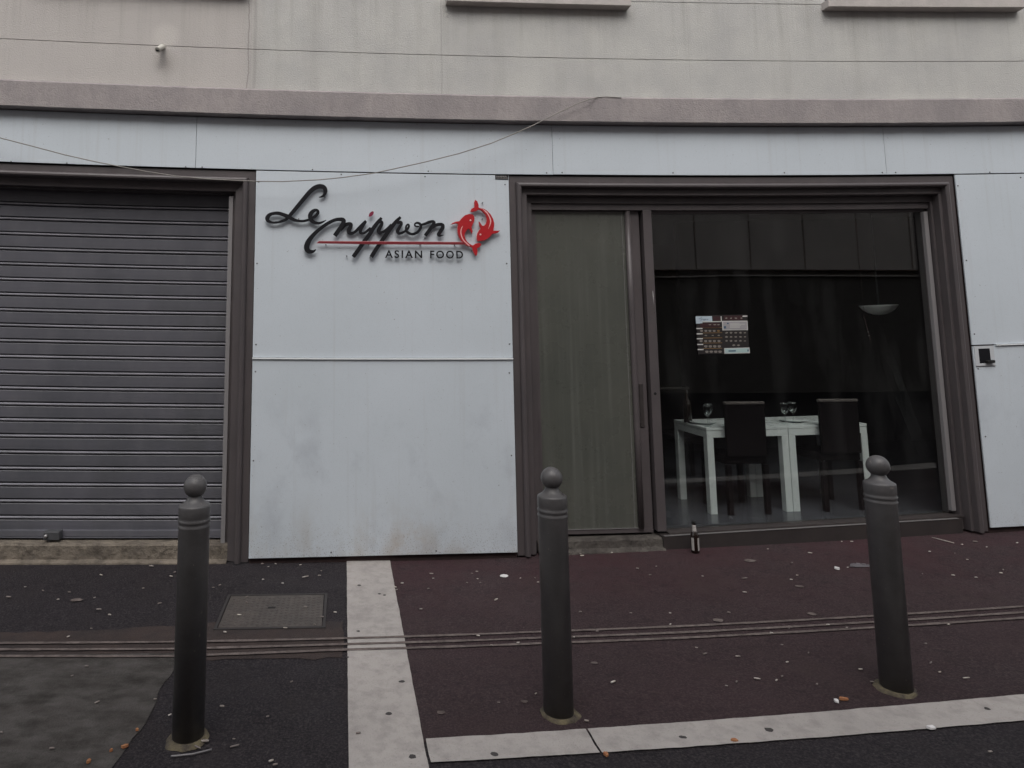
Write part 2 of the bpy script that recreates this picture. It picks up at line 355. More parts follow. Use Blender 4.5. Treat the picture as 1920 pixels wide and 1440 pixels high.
# left of the strip: asphalt with a worn pale patch and reddish dust by the lines
PE = [(-1.02, 2.2)] + [PG(*p) for p in ((213, 1440), (247, 1390), (277, 1345), (300, 1295), (322, 1262), (340, 1236))]
def patchmap(u, v):
    y = 2.3 + (4.10 - 2.3) * v
    xr = PE[0][0]
    for (xa, ya), (xb, yb) in zip(PE, PE[1:]):
        if ya <= y: xr = xa + (xb - xa) * min(1, (y - ya) / (yb - ya))
    return (-3.6 + (xr + 3.6) * u, y)
struct('worn_asphalt_patch', sheet(patchmap, 24, 30, -.001, .02), 'patch')
struct('dusty_asphalt_band', sheet(lambda u, v: (-4 + 4.0 * u, 4.02 + .0 * u + (.42 + .06 * math.sin(u * 9)) * v), 50, 6, -.003, .03), 'reddust')
# three resin lines along the pavement (depth of each at given x, measured)
LN = [[(-4, 4.27), (0, 1207.3), (320, 1205), (640, 1198.3), (1000, 1186), (1280, 1175), (1920, 1138.5)],
      [(-4, 4.19), (0, 1219.3), (320, 1218.3), (640, 1209.3), (1000, 1197.5), (1280, 1186.7), (1920, 1149.5)],
      [(-4, 4.10), (0, 1231.7), (320, 1231.7), (640, 1219.6), (1000, 1208), (1280, 1197), (1920, 1160)]]
lm = MB()
for ln in LN:
    pts = [PG(x, y) for x, y in ln[1:]]
    pts = [(-6, pts[0][1])] + pts + [(9.5, pts[-1][1] + .09)]
    xs = []; x = -6
    while x < 9.5:
        for (xa, ya), (xb, yb) in zip(pts, pts[1:]):
            if xa <= x <= xb: xs.append((x, ya + (yb - ya) * (x - xa) / (xb - xa))); break
        x += .06
    k = len(lm.v)
    for x, y in xs:
        wv = .0125 + .004 * noise.noise(Vector((x * 8, y * 3, 1)))
        z = gz(x, y) + .0045
        lm.v += [(x, y - wv, z), (x, y + wv, z)]
    for i in range(len(xs) - 1): lm.face((k + 2 * i, k + 2 * i + 2, k + 2 * i + 3, k + 2 * i + 1))
struct('pavement_lines', lm, 'line')

# ------------------------------------------------------------------ building
BX0, BX1 = -4.2, 9.0
bld = thing('apartment_building', (2.4, 5.5, 0), 'pale plastered building front above and around the shops, with a mauve cornice', 'building')
pw = MB()
cols = [BX0, -2.9, -.795, .815, 3.005, 5.1, 7.2, BX1]
rows = [(3.79, 4.170), (4.176, 4.700), (4.706, 6.6)]
# window openings
WIN = [(-2.62, -.86), (.90, 2.43), (4.29, 6.05)]
for z0, z1 in rows[:2]:
    for a, b in zip(cols, cols[1:]): pw.box(a + .0008, b - .0008, 5.50, 5.75, z0, z1)
xs = [BX0] + [q for wn in WIN for q in wn] + [BX1]
for i in range(0, len(xs), 2): pw.box(xs[i], xs[i + 1], 5.50, 5.75, 4.706, 6.1)
pw.box(BX0, BX1, 5.50, 5.75, 6.1, 7.4)
pw.build('plaster_wall', 'plaster', bld)
MB().box(BX0, BX1, 5.76, 5.95, 3.13, 7.4).build('core_wall', 'inwall2', bld)
gb = MB()
for z in (4.173, 4.703): gb.box(BX0, BX1, 5.508, 5.7, z - .004, z + .004)
for x in cols[1:-1]: gb.box(x - .002, x + .002, 5.501, 5.7, 3.8, 4.69)
gb.build('joint_groove', 'cornice', bld)
# cornice: sloped top, soft uneven lower edge
cm = MB(); n = 150; k = 0
for i in range(n + 1):
    x = BX0 + (BX1 - BX0) * i / n; e = .0035 * noise.noise(Vector((x * 7, 0, 0))) + .002 * noise.noise(Vector((x * 25, 0, 0)))
    cm.v += [(x, 5.74, 3.576), (x, 5.408 + e, 3.5765 + e), (x, 5.404 + e, 3.580 + e), (x, 5.406, 3.784), (x, 5.42, 3.80), (x, 5.74, 3.815)]
for i in range(n):
    for j in range(6): cm.face((6 * i + j, 6 * i + (j + 1) % 6, 6 * i + 6 + (j + 1) % 6, 6 * i + 6 + j))
cm.face(range(6)); cm.face([6 * n + j for j in (5, 4, 3, 2, 1, 0)])
cm.build('cornice', 'cornice', bld)
for (a, b), (s0, s1), zz in zip(WIN, ((-2.66, -.823), (.86, 2.466), (4.254, 6.12)), (4.648, 4.618, 4.640)):
    wi = sub(MB().box(a, a + .06, 5.60, 5.67, zz + .075, 6.1).box(b - .06, b, 5.60, 5.67, zz + .075, 6.1).box(a + .06, b - .06, 5.60, 5.67, zz + .075, zz + .14)
             .box(a + .06, b - .06, 5.60, 5.67, 6.04, 6.1).box((a + b) / 2 - .04, (a + b) / 2 + .04, 5.595, 5.675, zz + .14, 6.04).build('window', 'winframe', bld))
    MB().box(s0, s1, 5.41, 5.60, zz, zz + .073).build('window_sill', 'sill', wi, bevel=.004)
    MB().box(a + .06, b - .06, 5.63, 5.64, zz + .14, 6.04).build('pane', 'glass', wi)

# white cladding panels with their screws
def screw(parent, px, py, Y=5.494):
    x, z = PY(px, py, Y)
    sm = MB().lathe([(.0062, 0), (.0062, .0015), (.0045, .0035), (0.0001, .0042)], (x, Y, z), 12, axis='y')
    return sm.build('screw', 'greysteel', parent)
def panel(x0, x1, z0, z1, screws, zf=None):
    m = MB()
    if zf: m.prism([(x0, z0), (x1, zf), (x1, z1), (x0, z1)], 5.494, 5.505)
    else: m.box(x0, x1, 5.494, 5.505, z0, z1)
    p = sub(m.build('cladding_panel', 'panel', bld, bevel=.0012))
    for s in screws: screw(p, *s)
panel(BX0, -1.2225, 3.140, 3.570, [(125, 306), (348, 313), (20, 303)])
panel(-1.2195, 1.7555, 3.140, 3.570, [(379, 313.5), (586, 318), (803, 321), (1025, 324)])
panel(1.7585, 4.722, 3.143, 3.570, [(1054, 323.5), (1262, 324), (1471, 324), (1655, 324)])
panel(4.725, BX1, 3.143, 3.570, [(1680, 324), (1857, 324)])
panel(-.728, 1.374, 1.612, 3.130, [(485, 341), (797, 331), (640, 327), (947, 346), (950, 494), (482, 494), (480, 646), (955, 645)])
panel(-.728, 1.374, .078, 1.598, [(479, 697), (955, 699), (475, 864), (959, 854), (621, 1036), (818, 1033)], zf=.092)
panel(5.352, BX1, 1.650, 3.133, [(1797, 349), (1813, 489), (1828, 627), (1915, 334)])
panel(5.352, BX1, .150, 1.638, [(1835, 692), (1849, 819)])
MB().box(-.728, 1.374, 5.480, 5.508, 1.5995, 1.6095).build('joint_rail', 'joint', bld); MB().box(5.56, BX1, 5.480, 5.508, 1.6395, 1.6475).build('joint_rail', 'joint', bld)
for a, b in ((-.728, 1.376), (5.352, BX1)): MB().box(a, b, 5.52, 5.70, -.02, 3.128).build('base_wall', 'backing', bld)
MB().box(BX0, BX1, 5.507, 5.755, 3.141, 3.574).build('lintel', 'backing', bld)

# shopfront surrounds: moulded profile swept up, across and down
PROF = [(0, 5.74), (0, 5.512), (.055, 5.512), (.058, 5.490), (.066, 5.478), (.078, 5.472), (.090, 5.474), (.099, 5.484), (.103, 5.53), (.150, 5.53), (.156, 5.535), (.158, 5.60), (.212, 5.60), (.216, 5.74)]
def surround(x0, x1, z0l, z0r, z1, prof, left=True, pr=None):
    m = MB(); np_ = len(prof); pr = pr or prof
    path = ([('L', z0l)] if left else []) + [('TL' if left else 'TL0', z1)] + ['T'] + [('TR', z1), ('R', z0r)]
    k = 0; sect = []
    def ring(fx): sect.append(len(m.v)); m.v.extend([fx(d, Y) for d, Y in prof])
    if left:
        ring(lambda d, Y: (x0 + d, Y, z0l)); ring(lambda d, Y: (x0 + d, Y, (z0l + z1) / 2)); ring(lambda d, Y: (x0 + d, Y, z1 - d))
    else: ring(lambda d, Y: (x0, Y, z1 - d))
    nn = 9
    for i in range(1, nn):
        t = i / nn; sect.append(len(m.v)); m.v.extend([((x0 + (d if left else 0)) * (1 - t) + (x1 - q) * t, Y, z1 - d) for (d, Y), (q, _) in zip(prof, pr)])
    for zc_ in (None, (z0r + z1) / 2, z0r):
        sect.append(len(m.v)); m.v.extend([(x1 - q, Y2 if zc_ is not None else Y, z1 - d if zc_ is None else zc_) for (d, Y), (q, Y2) in zip(prof, pr)])
    for a, b in zip(sect, sect[1:]):
        for j in range(np_ - 1): m.face((a + j, a + j + 1, b + j + 1, b + j))
    return m

# ---- left shop: roller shutter
sh = thing('roller_shutter', (-2.4, 5.5, .04), 'closed grey metal roller shutter of horizontal slats in a brown moulded frame', 'shutter')
surround(BX0, -.734, .03, .045, 3.128, PROF[:9] + [(.155, 5.545), (.165, 5.548), (.168, 5.74)], False).build('frame', 'frame', sh)
MB().box(BX0, -.90, 5.60, 5.755, 2.955, 2.992).build('head_box', 'frame', sh)
MB().box(-.960, -.925, 5.585, 5.73, .075, 2.93).build('guide_rail', 'bead', sh, bevel=.003)
MB().box(-.925, -.893, 5.60, 5.74, .035, 2.955).build('jamb_liner', 'frame', sh)
beads = [499.3, 527.7, 556, 584.3, 613.3, 642.3, 671, 700, 729.3, 759.3, 788.7, 818.7, 848.7, 878.3, 909, 940]
YS = 5.715
zs = [PY(200, b, YS)[1] for b in beads]
pitch = (zs[0] - zs[-1]) / 15; z0s = zs[0] + pitch * 4
cu = MB(); prof = []
zb = zs[-1] - pitch
z = z0s + .03
prof.append((YS, 2.99))
for i in range(21):
    zc = z0s - pitch * i
    if zc < zb - pitch * .3: break
    p = pitch
    prof += [(YS + .002, zc + .019), (YS + .026, zc + .0155), (YS + .026, zc + .0095), (YS - .004, zc + .009), (YS - .011, zc + .004), (YS - .011, zc - .003), (YS - .003, zc - .0085),
             (YS + .026, zc - .0095), (YS + .026, zc - .0155), (YS - .003, zc - .018), (YS - .006, zc - .022), (YS - .004, zc - p * .5), (YS - .001, zc - p + .022)]
zend = .235
prof = [q for q in prof if q[1] > zend] + [(YS, zend)]
nx = 24; x0, x1 = BX0, -.945
for i in range(nx + 1):
    x = x0 + (x1 - x0) * i / nx
    for y, z in prof: cu.v.append((x, y + .0022 * noise.noise(Vector((x * 1.3, z * 5, 2))), z + .0022 * noise.noise(Vector((x * .8, z * 7.3, 5)))))
L = len(prof)
for i in range(nx):
    for j in range(L - 1): cu.face((i * L + j, i * L + j + 1, (i + 1) * L + j + 1, (i + 1) * L + j), 1 if prof[j][0] < YS - .002 and prof[j + 1][0] < YS - .002 and abs(prof[j][1] - prof[j + 1][1]) < .0085 and min(prof[j][0], prof[j + 1][0]) < YS - .0105 else 0)
cu.build('slat_curtain', ['slat', 'slatedge'], sh)
MB().box(BX0, -.945, 5.675, 5.745, .196, .236).box(BX0, -.945, 5.665, 5.745, .184, .192).build('bottom_bar', 'slat', sh)
lx, lz = PY(97, 1003, 5.63)
lk = sub(MB().box(lx - .055, lx + .065, 5.60, 5.673, lz - .035, lz + .03).build('lock_box', 'greysteel', sh, bevel=.006))
MB().lathe([(.013, 0), (.013, .02), (.008, .024), (.0001, .025)], (lx - .03, 5.601, lz), 14, axis='y').build('lock_cylinder', 'steel', lk)
MB().tube([(lx - .02, 5.63, lz - .03), (lx - .018, 5.63, lz - .10)], .007).build('lock_pin', 'greysteel', lk)
cb = MB(); nn = 60
for i in range(nn + 1):
    x = BX0 + (-.90 - BX0) * i / nn; e = .006 * noise.noise(Vector((x * 6, 1, 0))) + .004 * noise.noise(Vector((x * 21, 4, 0)))
    cb.v += [(x, 5.755, .168), (x, 5.565 + e, .167 + e * .6), (x, 5.555 + e, .158 + e), (x, 5.55 + e, .06 + e), (x, 5.51 + 2 * e, .045 + e), (x, 5.50, -.02)]
for i in range(nn):
    for j in range(5): cb.face((6 * i + j, 6 * i + j + 1, 6 * i + 7 + j, 6 * i + 6 + j))
cb.build('concrete_threshold', 'concrete', bld)
MB().box(BX0, -.90, 5.76, 5.9, -.02, 3.2).build('shutter_backing', 'backing', bld)

# ---- right shop: door and display window
sf = thing('shopfront', (3.36, 5.5, .06), 'brown metal shopfront with a milky glass door beside a large dark display window', 'shopfront')
surround(1.380, 5.343, .062, .118, 3.128, PROF, True, PROF[:9] + [(.122, 5.53), (.126, 5.535), (.128, 5.60), (.148, 5.60), (.152, 5.74)]).build('moulded_frame', 'frame', sf)
hd = MB().box(1.595, 5.19, 5.62, 5.72, 2.862, 2.915)
hd.build('head_rail', 'frame', sf)
# door
DY = 5.655
xg0, zt = PY(1003, 388, DY); xg1, _ = PY(1168, 388, DY)
dr = MB().box(1.596, xg0 + .002, DY, DY + .05, .19, 2.862).box(xg0 + .002, 2.555, DY, DY + .05, .172, .205).box(xg0 + .002, 2.555, DY + .002, DY + .05, 2.852, 2.8619)
dr.box(2.478, 2.555, DY + .004, DY + .05, .205, 2.852)
door = sub(dr.build('door', 'frame', sf))
MB().box(xg0 + .002, 2.43, DY + .006, DY + .016, .205, 2.852).build('door_pane', 'frosted', door)
MB().box(2.402, 2.4045, DY + .0035, DY + .0055, .21, 2.85).build('pane_edge', 'bead', door)
MB().tube([(2.452, DY - .006, .21), (2.452, DY - .006, 1.0), (2.450, DY - .006, 2.0), (2.450, DY - .006, 2.87)], .024, 16).build('edge_tube', 'frame', door)
MB().box(2.488, 2.522, DY - .004, DY + .003, 1.02, 1.38).build('handle_recess', 'plinth', door, bevel=.006)
MB().box(xg0, 2.46, DY - .004, DY + .004, .206, .211).build('pane_trim', 'steel', door)
# mullion
ml = MB().box(2.575, 2.652, 5.618, 5.70, .185, 2.862)
mul = sub(ml.build('mullion', 'frame', sf, bevel=.003))
sx, sz = PY(1225, 565, 5.616); scr = MB()
scr.tube([(sx, 5.617, sz + .09), (sx + .003, 5.617, sz), (sx + .006, 5.617, sz - .09)], [.0015, .003, .0015], 6); scr.build('paint_scratch', 'steel', mul)
sx, sz = PY(1229, 738, 5.616); MB().lathe([(.012, 0), (.008, .003), (.004, .003), (.0001, -.002)], (sx, 5.618, sz), 14, axis='y').build('dent', 'black', mul)
# display window pane, bottom follows the sloping sill
GY = 5.665
wn = sub(MB().box(2.654, 5.19, GY - .012, GY + .03, 2.835, 2.8615).build('display_window', 'frame', sf))
MB().prism([(2.654, .186), (5.146, .236), (5.146, 2.834), (2.654, 2.834)], GY, GY + .008).build('window_pane', 'glass', wn)
MB().box(5.148, 5.186, 5.625, 5.66, .26, 2.834).build('glazing_bead', 'bead', wn, bevel=.003)
MB().box(5.147, 5.19, 5.662, 5.72, .24, 2.834).build('side_stile', 'frame', wn)
MB().prism([(2.60, .166), (5.13, .2165), (5.13, .2205), (2.60, .170)], 5.548, 5.57).build('sill_edge', 'steel', sf)
MB().prism([(2.652, .170), (5.20, .2205), (5.20, .234), (2.652, .184)], 5.57, 5.70).build('sill', 'plinth', sf)
MB().prism([(2.59, -.02), (5.16, -.02), (5.16, .216), (2.59, .165)], 5.552, 5.70).build('plinth', 'plinth', sf)
# broken concrete step under the door
st = MB(); nn = 30
for i in range(nn + 1):
    x = 1.56 + (2.60 - 1.56) * i / nn; e = .010 * noise.noise(Vector((x * 9, 3, 0))) + .006 * noise.noise(Vector((x * 27, 8, 0)))
    st.v += [(x, 5.72, .152), (x, 5.585 + e, .150 + e * .5), (x, 5.572 + e, .138 + e), (x, 5.565 + e, .085 + e), (x, 5.53 + 2 * e, .062 + e * .5), (x, 5.50, -.02)]
for i in range(nn):
    for j in range(5): st.face((6 * i + j, 6 * i + j + 1, 6 * i + 7 + j, 6 * i + 6 + j))
st.build('concrete_step', 'step', bld)

# ---- the small things fixed to the front
dx, dz = PY(306, 86, 5.5); ex, ez = PY(295, 93.5, 5.385)
dp = thing('drain_pipe', (dx, 5.5, dz), 'short cream plastic pipe stub poking out of the plaster above the shutter', 'pipe')
MB().tube([(dx, 5.54, dz), (dx * .75 + ex * .25, 5.47, dz * .75 + ez * .25), (ex, 5.385, ez)], .0215, 16).build('pipe_body', 'pvc', dp)
MB().tube([(ex, 5.3849, ez), (ex, 5.3835, ez)], .0145, 16).build('pipe_bore', 'black', dp)
kx, kz = PY(1848, 668, 5.488)
kbx = thing('shutter_key_box', (kx, 5.49, kz - .08), 'small square white key switch plate with a dark recess on the right panel', 'key box')
a, b, c, d = .088, .052, .085, .062
kp = MB().box(kx - a, kx - b, 5.4895, 5.4938, kz - c, kz + c).box(kx + b, kx + a, 5.4895, 5.4938, kz - c, kz + c).box(kx - b, kx + b, 5.4895, 5.4938, kz + d, kz + c).box(kx - b, kx + b, 5.4895, 5.4938, kz - c, kz - d)
kp.build('face_plate', 'keyplate', kbx); MB().box(kx - b, kx + b, 5.4912, 5.4935, kz - d, kz + d).build('recess', 'signblack', kbx)
MB().box(kx - .005, kx + .066, 5.462, 5.489, kz - .060, kz - .036).build('latch', 'black', kbx, bevel=.006)
MB().box(kx - .088, kx + .092, 5.486, 5.4892, kz - .0852, kz - .082).build('lower_lip', 'bead', kbx)
x0, z1 = PY(928.5, 328.5, 5.49); x1, z0 = PY(953, 336.5, 5.49)
lb = thing('sticker', (x0 + .05, 5.49, z0), 'tiny black sticker with two pale lines at the top right corner of the sign panel', 'sticker')
MB().box(x0, x1, 5.4905, 5.4935, z0, z1).build('sheet', 'signblack', lb)
tl = MB()
for r in range(2):
    q = x0 + .006
    while q < x1 - .012:
        wd = rnd.uniform(.004, .011); tl.box(q, q + wd, 5.4895, 5.4904, z1 - .012 - r * .014, z1 - .007 - r * .014); q += wd + .0025
tl.build('small_print', 'label', lb)

# cable slung across the front
cp = [(-260, 175), (-130, 222), (0, 258.5), (60, 274), (120, 290), (180, 303.5), (213, 310), (270, 321), (330, 330.5), (400, 336.5), (478, 340), (530, 340.5), (600, 337), (640, 333), (700, 325), (760, 312), (800, 303), (860, 288), (920, 269), (960, 252.5), (1000, 235), (1040, 214.5), (1080, 195.5), (1105, 186), (1120, 182.6), (1135, 181.5), (1165, 183.4)]
cpts = []
for i, (x, y) in enumerate(cp):
    Y = 5.36 + (.045 if x > 1110 else 0); q = PY(x, y, Y); cpts.append((q[0], Y, q[1]))
tag(MB().tube(cpts, .0042, 8).build('cable', 'cable'), 'thin pale cable sagging across the shopfront from the cornice', 'cable')

# ------------------------------------------------------------------ the shop sign
SY = 5.466
sg = thing('shop_sign', (.32, 5.5, 2.5), 'raised black script lettering and two red fish standing off the white panel', 'sign')
def cat(pts, n=7):
    out = []; P = [pts[0]] + list(pts) + [pts[-1]]
    for i in range(1, len(P) - 2):
        for k in range(n):
            t = k / n; r = []
            for a, b, c, d in zip(P[i - 1], P[i], P[i + 1], P[i + 2]):
                r.append(.5 * (2 * b + (c - a) * t + (2 * a - 5 * b + 4 * c - d) * t * t + (3 * b - a - 3 * c + d) * t ** 3))
            out.append(tuple(r))
    out.append(tuple(pts[-1])); return out
def ribbon(m, pts, tf, ys, dy=.0006, th=.012, mi=0, wide=0, flat=None):
    P = cat(pts); W = []
    for x, y, wd in P:
        (x, y), s = tf(x, y); X, Z = (PY(x, y, ys) if flat is None else flat(x, y)); W.append((X, Z, wd * s / FPX * ys / 2 * (1 if flat is None else flat.k) + wide))
    k = len(m.v); n = len(W)
    for i, (X, Z, h) in enumerate(W):
        a = W[max(0, i - 1)]; b = W[min(n - 1, i + 1)]; tx, tz = b[0] - a[0], b[1] - a[1]; L = math.hypot(tx, tz) or 1; nx, nz = -tz / L, tx / L
        Y = ys - dy * i * .1
        m.v += [(X + nx * h, Y, Z + nz * h), (X - nx * h, Y, Z - nz * h), (X - nx * h, Y + th, Z - nz * h), (X + nx * h, Y + th, Z + nz * h)]
    for i in range(n - 1):
        for j in range(4): m.face((k + 4 * i + j, k + 4 * i + (j + 1) % 4, k + 4 * i + 4 + (j + 1) % 4, k + 4 * i + 4 + j), mi)
    m.face((k, k + 1, k + 2, k + 3), mi); m.face([k + 4 * (n - 1) + j for j in (3, 2, 1, 0)], mi)
tA = lambda x, y: ((490 + x / 9.6, 335 + y / 9.6), 1 / 9.6)
tB = lambda x, y: ((610 + x / 14.4, 390 + y / 14.4), 1 / 14.4)
tC = lambda x, y: ((730 + x / 14.4, 390 + y / 14.4), 1 / 14.4)
STRK = [
 (tA, [(1035, 332, 8), (1080, 325, 30), (1130, 290, 48), (1152, 215, 76), (1125, 155, 78), (1050, 137, 82), (960, 165, 80), (880, 230, 78), (800, 320, 76), (700, 440, 72), (600, 560, 68), (525, 650, 64), (470, 715, 50), (400, 755, 50), (300, 787, 40), (200, 790, 40), (125, 762, 60), (108, 710, 78), (150, 652, 62), (230, 627, 56), (310, 625, 60), (400, 652, 66), (490, 690, 74), (580, 738, 60), (660, 762, 48), (760, 766, 42), (850, 745, 42)]),
 (tA, [(850, 745, 42), (930, 700, 46), (995, 650, 52), (1020, 600, 56), (990, 565, 50), (930, 585, 64), (882, 650, 78), (890, 730, 78), (945, 783, 62), (1030, 802, 48), (1100, 782, 32), (1168, 745, 8)]),
 (tA, [(982, 1275, 14), (930, 1310, 50), (860, 1308, 84), (815, 1250, 96), (838, 1150, 92), (900, 1055, 76), (990, 960, 66), (1100, 870, 60), (1200, 803, 60), (1310, 750, 60), (1400, 732, 62), (1470, 745, 80), (1478, 790, 78), (1420, 890, 76), (1322, 1030, 76)]),
 (tB, [(400, 600, 80), (520, 470, 90), (620, 430, 95), (690, 440, 95), (680, 510, 110), (635, 600, 118), (645, 665, 105), (720, 682, 82), (800, 645, 75), (880, 570, 80), (1000, 450, 85), (1100, 350, 72)]),
 (tB, [(1095, 355, 70), (1020, 470, 85), (955, 580, 92), (950, 660, 78), (1020, 685, 70), (1110, 635, 65), (1230, 540, 80)]),
 (tB, [(1520, 265, 70), (1420, 380, 98), (1300, 540, 108), (1200, 700, 110), (1080, 860, 110), (940, 1060, 110), (790, 1270, 110), (755, 1322, 100)]),
 (tB, [(1420, 400, 70), (1500, 365, 80), (1528, 420, 88), (1480, 520, 98), (1440, 610, 108), (1475, 668, 88), (1560, 645, 75), (1680, 560, 78), (1790, 450, 80)]),
 (tC, [(305, 245, 70), (180, 370, 100), (50, 530, 110), (-80, 710, 110), (-190, 870, 110), (-330, 1070, 110), (-455, 1270, 110), (-490, 1322, 100)]),
 (tC, [(210, 400, 70), (305, 385, 85), (320, 440, 82), (270, 530, 90), (225, 620, 95), (260, 685, 72), (350, 665, 66), (440, 612, 60), (505, 550, 62), (530, 480, 56), (505, 445, 48), (462, 480, 54), (450, 560, 60), (475, 635, 70), (550, 690, 70), (640, 706, 70), (750, 660, 76), (830, 570, 78), (852, 490, 74), (815, 425, 66), (745, 402, 56), (690, 432, 46), (692, 480, 38), (745, 503, 42), (805, 497, 42)]),
 (tC, [(840, 460, 60), (960, 425, 70), (1080, 378, 78), (1175, 365, 76), (1205, 415, 92), (1130, 530, 100), (1035, 660, 100), (970, 745, 92)]),
 (tC, [(1110, 570, 60), (1220, 480, 90), (1340, 442, 82), (1435, 455, 90), (1440, 535, 104), (1380, 630, 104), (1330, 715, 92), (1380, 745, 58), (1468, 730, 8)]),
]
lm = MB()
for i, (tf, p) in enumerate(STRK): ribbon(lm, p, tf, SY - .0035 * (i % 3))
lm.build('script_lettering', 'signblack', sg)
fz = lambda pts: [PY(830 + x / 11.075, 360 + y / 11.075, SY - .01) for x, y in pts]
F1 = [(560, 455), (620, 465), (655, 500), (662, 560), (645, 630), (610, 700), (600, 730), (620, 820), (612, 865), (590, 830), (560, 770), (540, 760), (500, 790), (470, 840), (455, 900), (470, 970), (510, 1030), (560, 1075), (612, 1108), (640, 1108), (680, 1075), (740, 1058), (795, 1068), (800, 1095), (780, 1130), (740, 1155), (702, 1168), (722, 1200), (722, 1250), (705, 1320), (680, 1310), (650, 1260), (625, 1200), (615, 1150), (560, 1130), (500, 1112), (440, 1062), (380, 1000), (335, 920), (312, 830), (310, 740), (325, 660), (270, 650), (175, 670), (210, 640), (280, 615), (350, 605), (400, 540), (470, 480)]
F2 = [(680, 160), (720, 195), (745, 260), (750, 325), (790, 338), (860, 350), (930, 393), (1000, 470), (1050, 560), (1070, 650), (1065, 730), (1050, 800), (1120, 805), (1195, 797), (1150, 840), (1080, 858), (1030, 865), (980, 930), (900, 990), (820, 1010), (770, 1010), (735, 1020), (715, 990), (712, 920), (725, 850), (760, 790), (790, 760), (765, 690), (755, 610), (780, 640), (820, 700), (860, 700), (900, 660), (918, 600), (915, 540), (895, 470), (850, 420), (800, 375), (740, 360), (690, 395), (620, 408), (580, 400), (600, 350), (660, 318), (665, 290), (658, 220)]
def grow(poly, e):
    n = len(poly); A = sum(poly[i][0] * poly[(i + 1) % n][1] - poly[(i + 1) % n][0] * poly[i][1] for i in range(n)); s = 1 if A > 0 else -1; out = []
    for i in range(n):
        a, b, c = poly[i - 1], poly[i], poly[(i + 1) % n]
        n1 = Vector((b[1] - a[1], a[0] - b[0])).normalized(); n2 = Vector((c[1] - b[1], b[0] - c[0])).normalized(); q = n1 + n2
        q = q.normalized() * min(1.6, 1 / max(.5, q.length / 2)) if q.length > .1 else n1
        out.append((b[0] + s * q.x * e, b[1] + s * q.y * e))
    return out
tF = lambda x, y: ((830 + x / 11.075, 360 + y / 11.075), 1 / 11.075)
for F, hl, eye in ((F1, [(420, 700, 4), (388, 765, 20), (378, 840, 22), (398, 930, 22), (435, 1000, 20), (500, 1068, 22), (560, 1118, 24)], (577, 592)),
                   (F2, [(832, 352, 8), (905, 415, 24), (958, 490, 22), (992, 575, 26), (990, 650, 22), (948, 765, 4)], (785, 885))):
    fb = sub(MB().prism(fz(F), SY - .010, SY + .002).build('fish', 'signred', sg))
    MB().prism(grow(fz(F), .0022), SY + .003, SY + .010).build('acrylic_backing', 'acrylic', fb)
    hm = MB(); ribbon(hm, hl, tF, SY - .0115, th=.0012, dy=0)
    ex, ez = fz([eye])[0]; hm.lathe([(.008, 0), (.008, .0014), (.0001, .0016)], (ex, SY - .0101, ez), 18, axis='y'); hm.build('highlight', 'acrylic', fb)
ul = [PY(594, 456, SY - .014), PY(598, 452.3, SY - .014), PY(870, 454, SY - .014), PY(873, 458.2, SY - .014), PY(700, 457.6, SY - .014)]
un = sub(MB().prism(ul, SY - .0135, SY - .0105).build('underline', 'signdark', sg))
MB().prism(grow(ul, .0028), SY - .0098, SY - .0078).build('acrylic_backing', 'acrylic', un)
dm = MB(); dc = PY(610 + 1240 / 14.4, 390 + 165 / 14.4, SY)
dm.prism([(dc[0] + .0225 * math.cos(t) * .75 + .012 * math.sin(t), dc[1] + .0225 * math.sin(t)) for t in [2 * math.pi * i / 20 for i in range(20)]], SY - .01, SY + .004)
dm.build('letter_dot', 'signmag', sg)
# standoff pins
for px, py in ((611, 459), (691, 459), (788, 459), (853, 459), (609, 369), (797, 446), (905, 410), (560, 410), (575, 470), (650, 480), (694, 482), (885, 470), (905, 380)):
    x, z = PY(px, py, 5.47); MB().tube([(x, SY + .004, z), (x, 5.497, z)], .0045, 8).build('standoff_pin', 'greysteel', sg)
def text_mesh(s, x0, x1, z0, z1, y, th, space, name, m, parent):
    cu = bpy.data.curves.new('t', 'FONT'); cu.body = s; cu.size = 1; cu.space_character = space; cu.extrude = th; cu.offset = .017
    ob = bpy.data.objects.new('t', cu); COL.objects.link(ob); dg = bpy.context.evaluated_depsgraph_get(); me = bpy.data.meshes.new_from_object(ob.evaluated_get(dg))
    xs = [v.co.x for v in me.vertices]; ys = [v.co.y for v in me.vertices]; mb = MB()
    for v in me.vertices:
        mb.v.append((x0 + (v.co.x - min(xs)) / (max(xs) - min(xs)) * (x1 - x0), y - v.co.z, z0 + (v.co.y - min(ys)) / (max(ys) - min(ys)) * (z1 - z0)))
    for p in me.polygons: mb.face(tuple(p.vertices))
    bpy.data.objects.remove(ob); bpy.data.curves.remove(cu); bpy.data.meshes.remove(me)
    return mb.build(name, m, parent)
xa, za = PY(722, 483.4, SY); xb, zb2 = PY(868, 470.6, SY)
xm1 = PY(791.5, 477, SY)[0]; xm2 = PY(806.5, 477, SY)[0]
text_mesh('ASIAN', xa, xm1, za - .001, zb2 + .001, SY, .004, 1.32, 'caption_word', 'signblack', sg)
text_mesh('FOOD', xm2, xb, za - .001, zb2 + .001, SY, .004, 1.32, 'caption_word', 'signblack', sg)

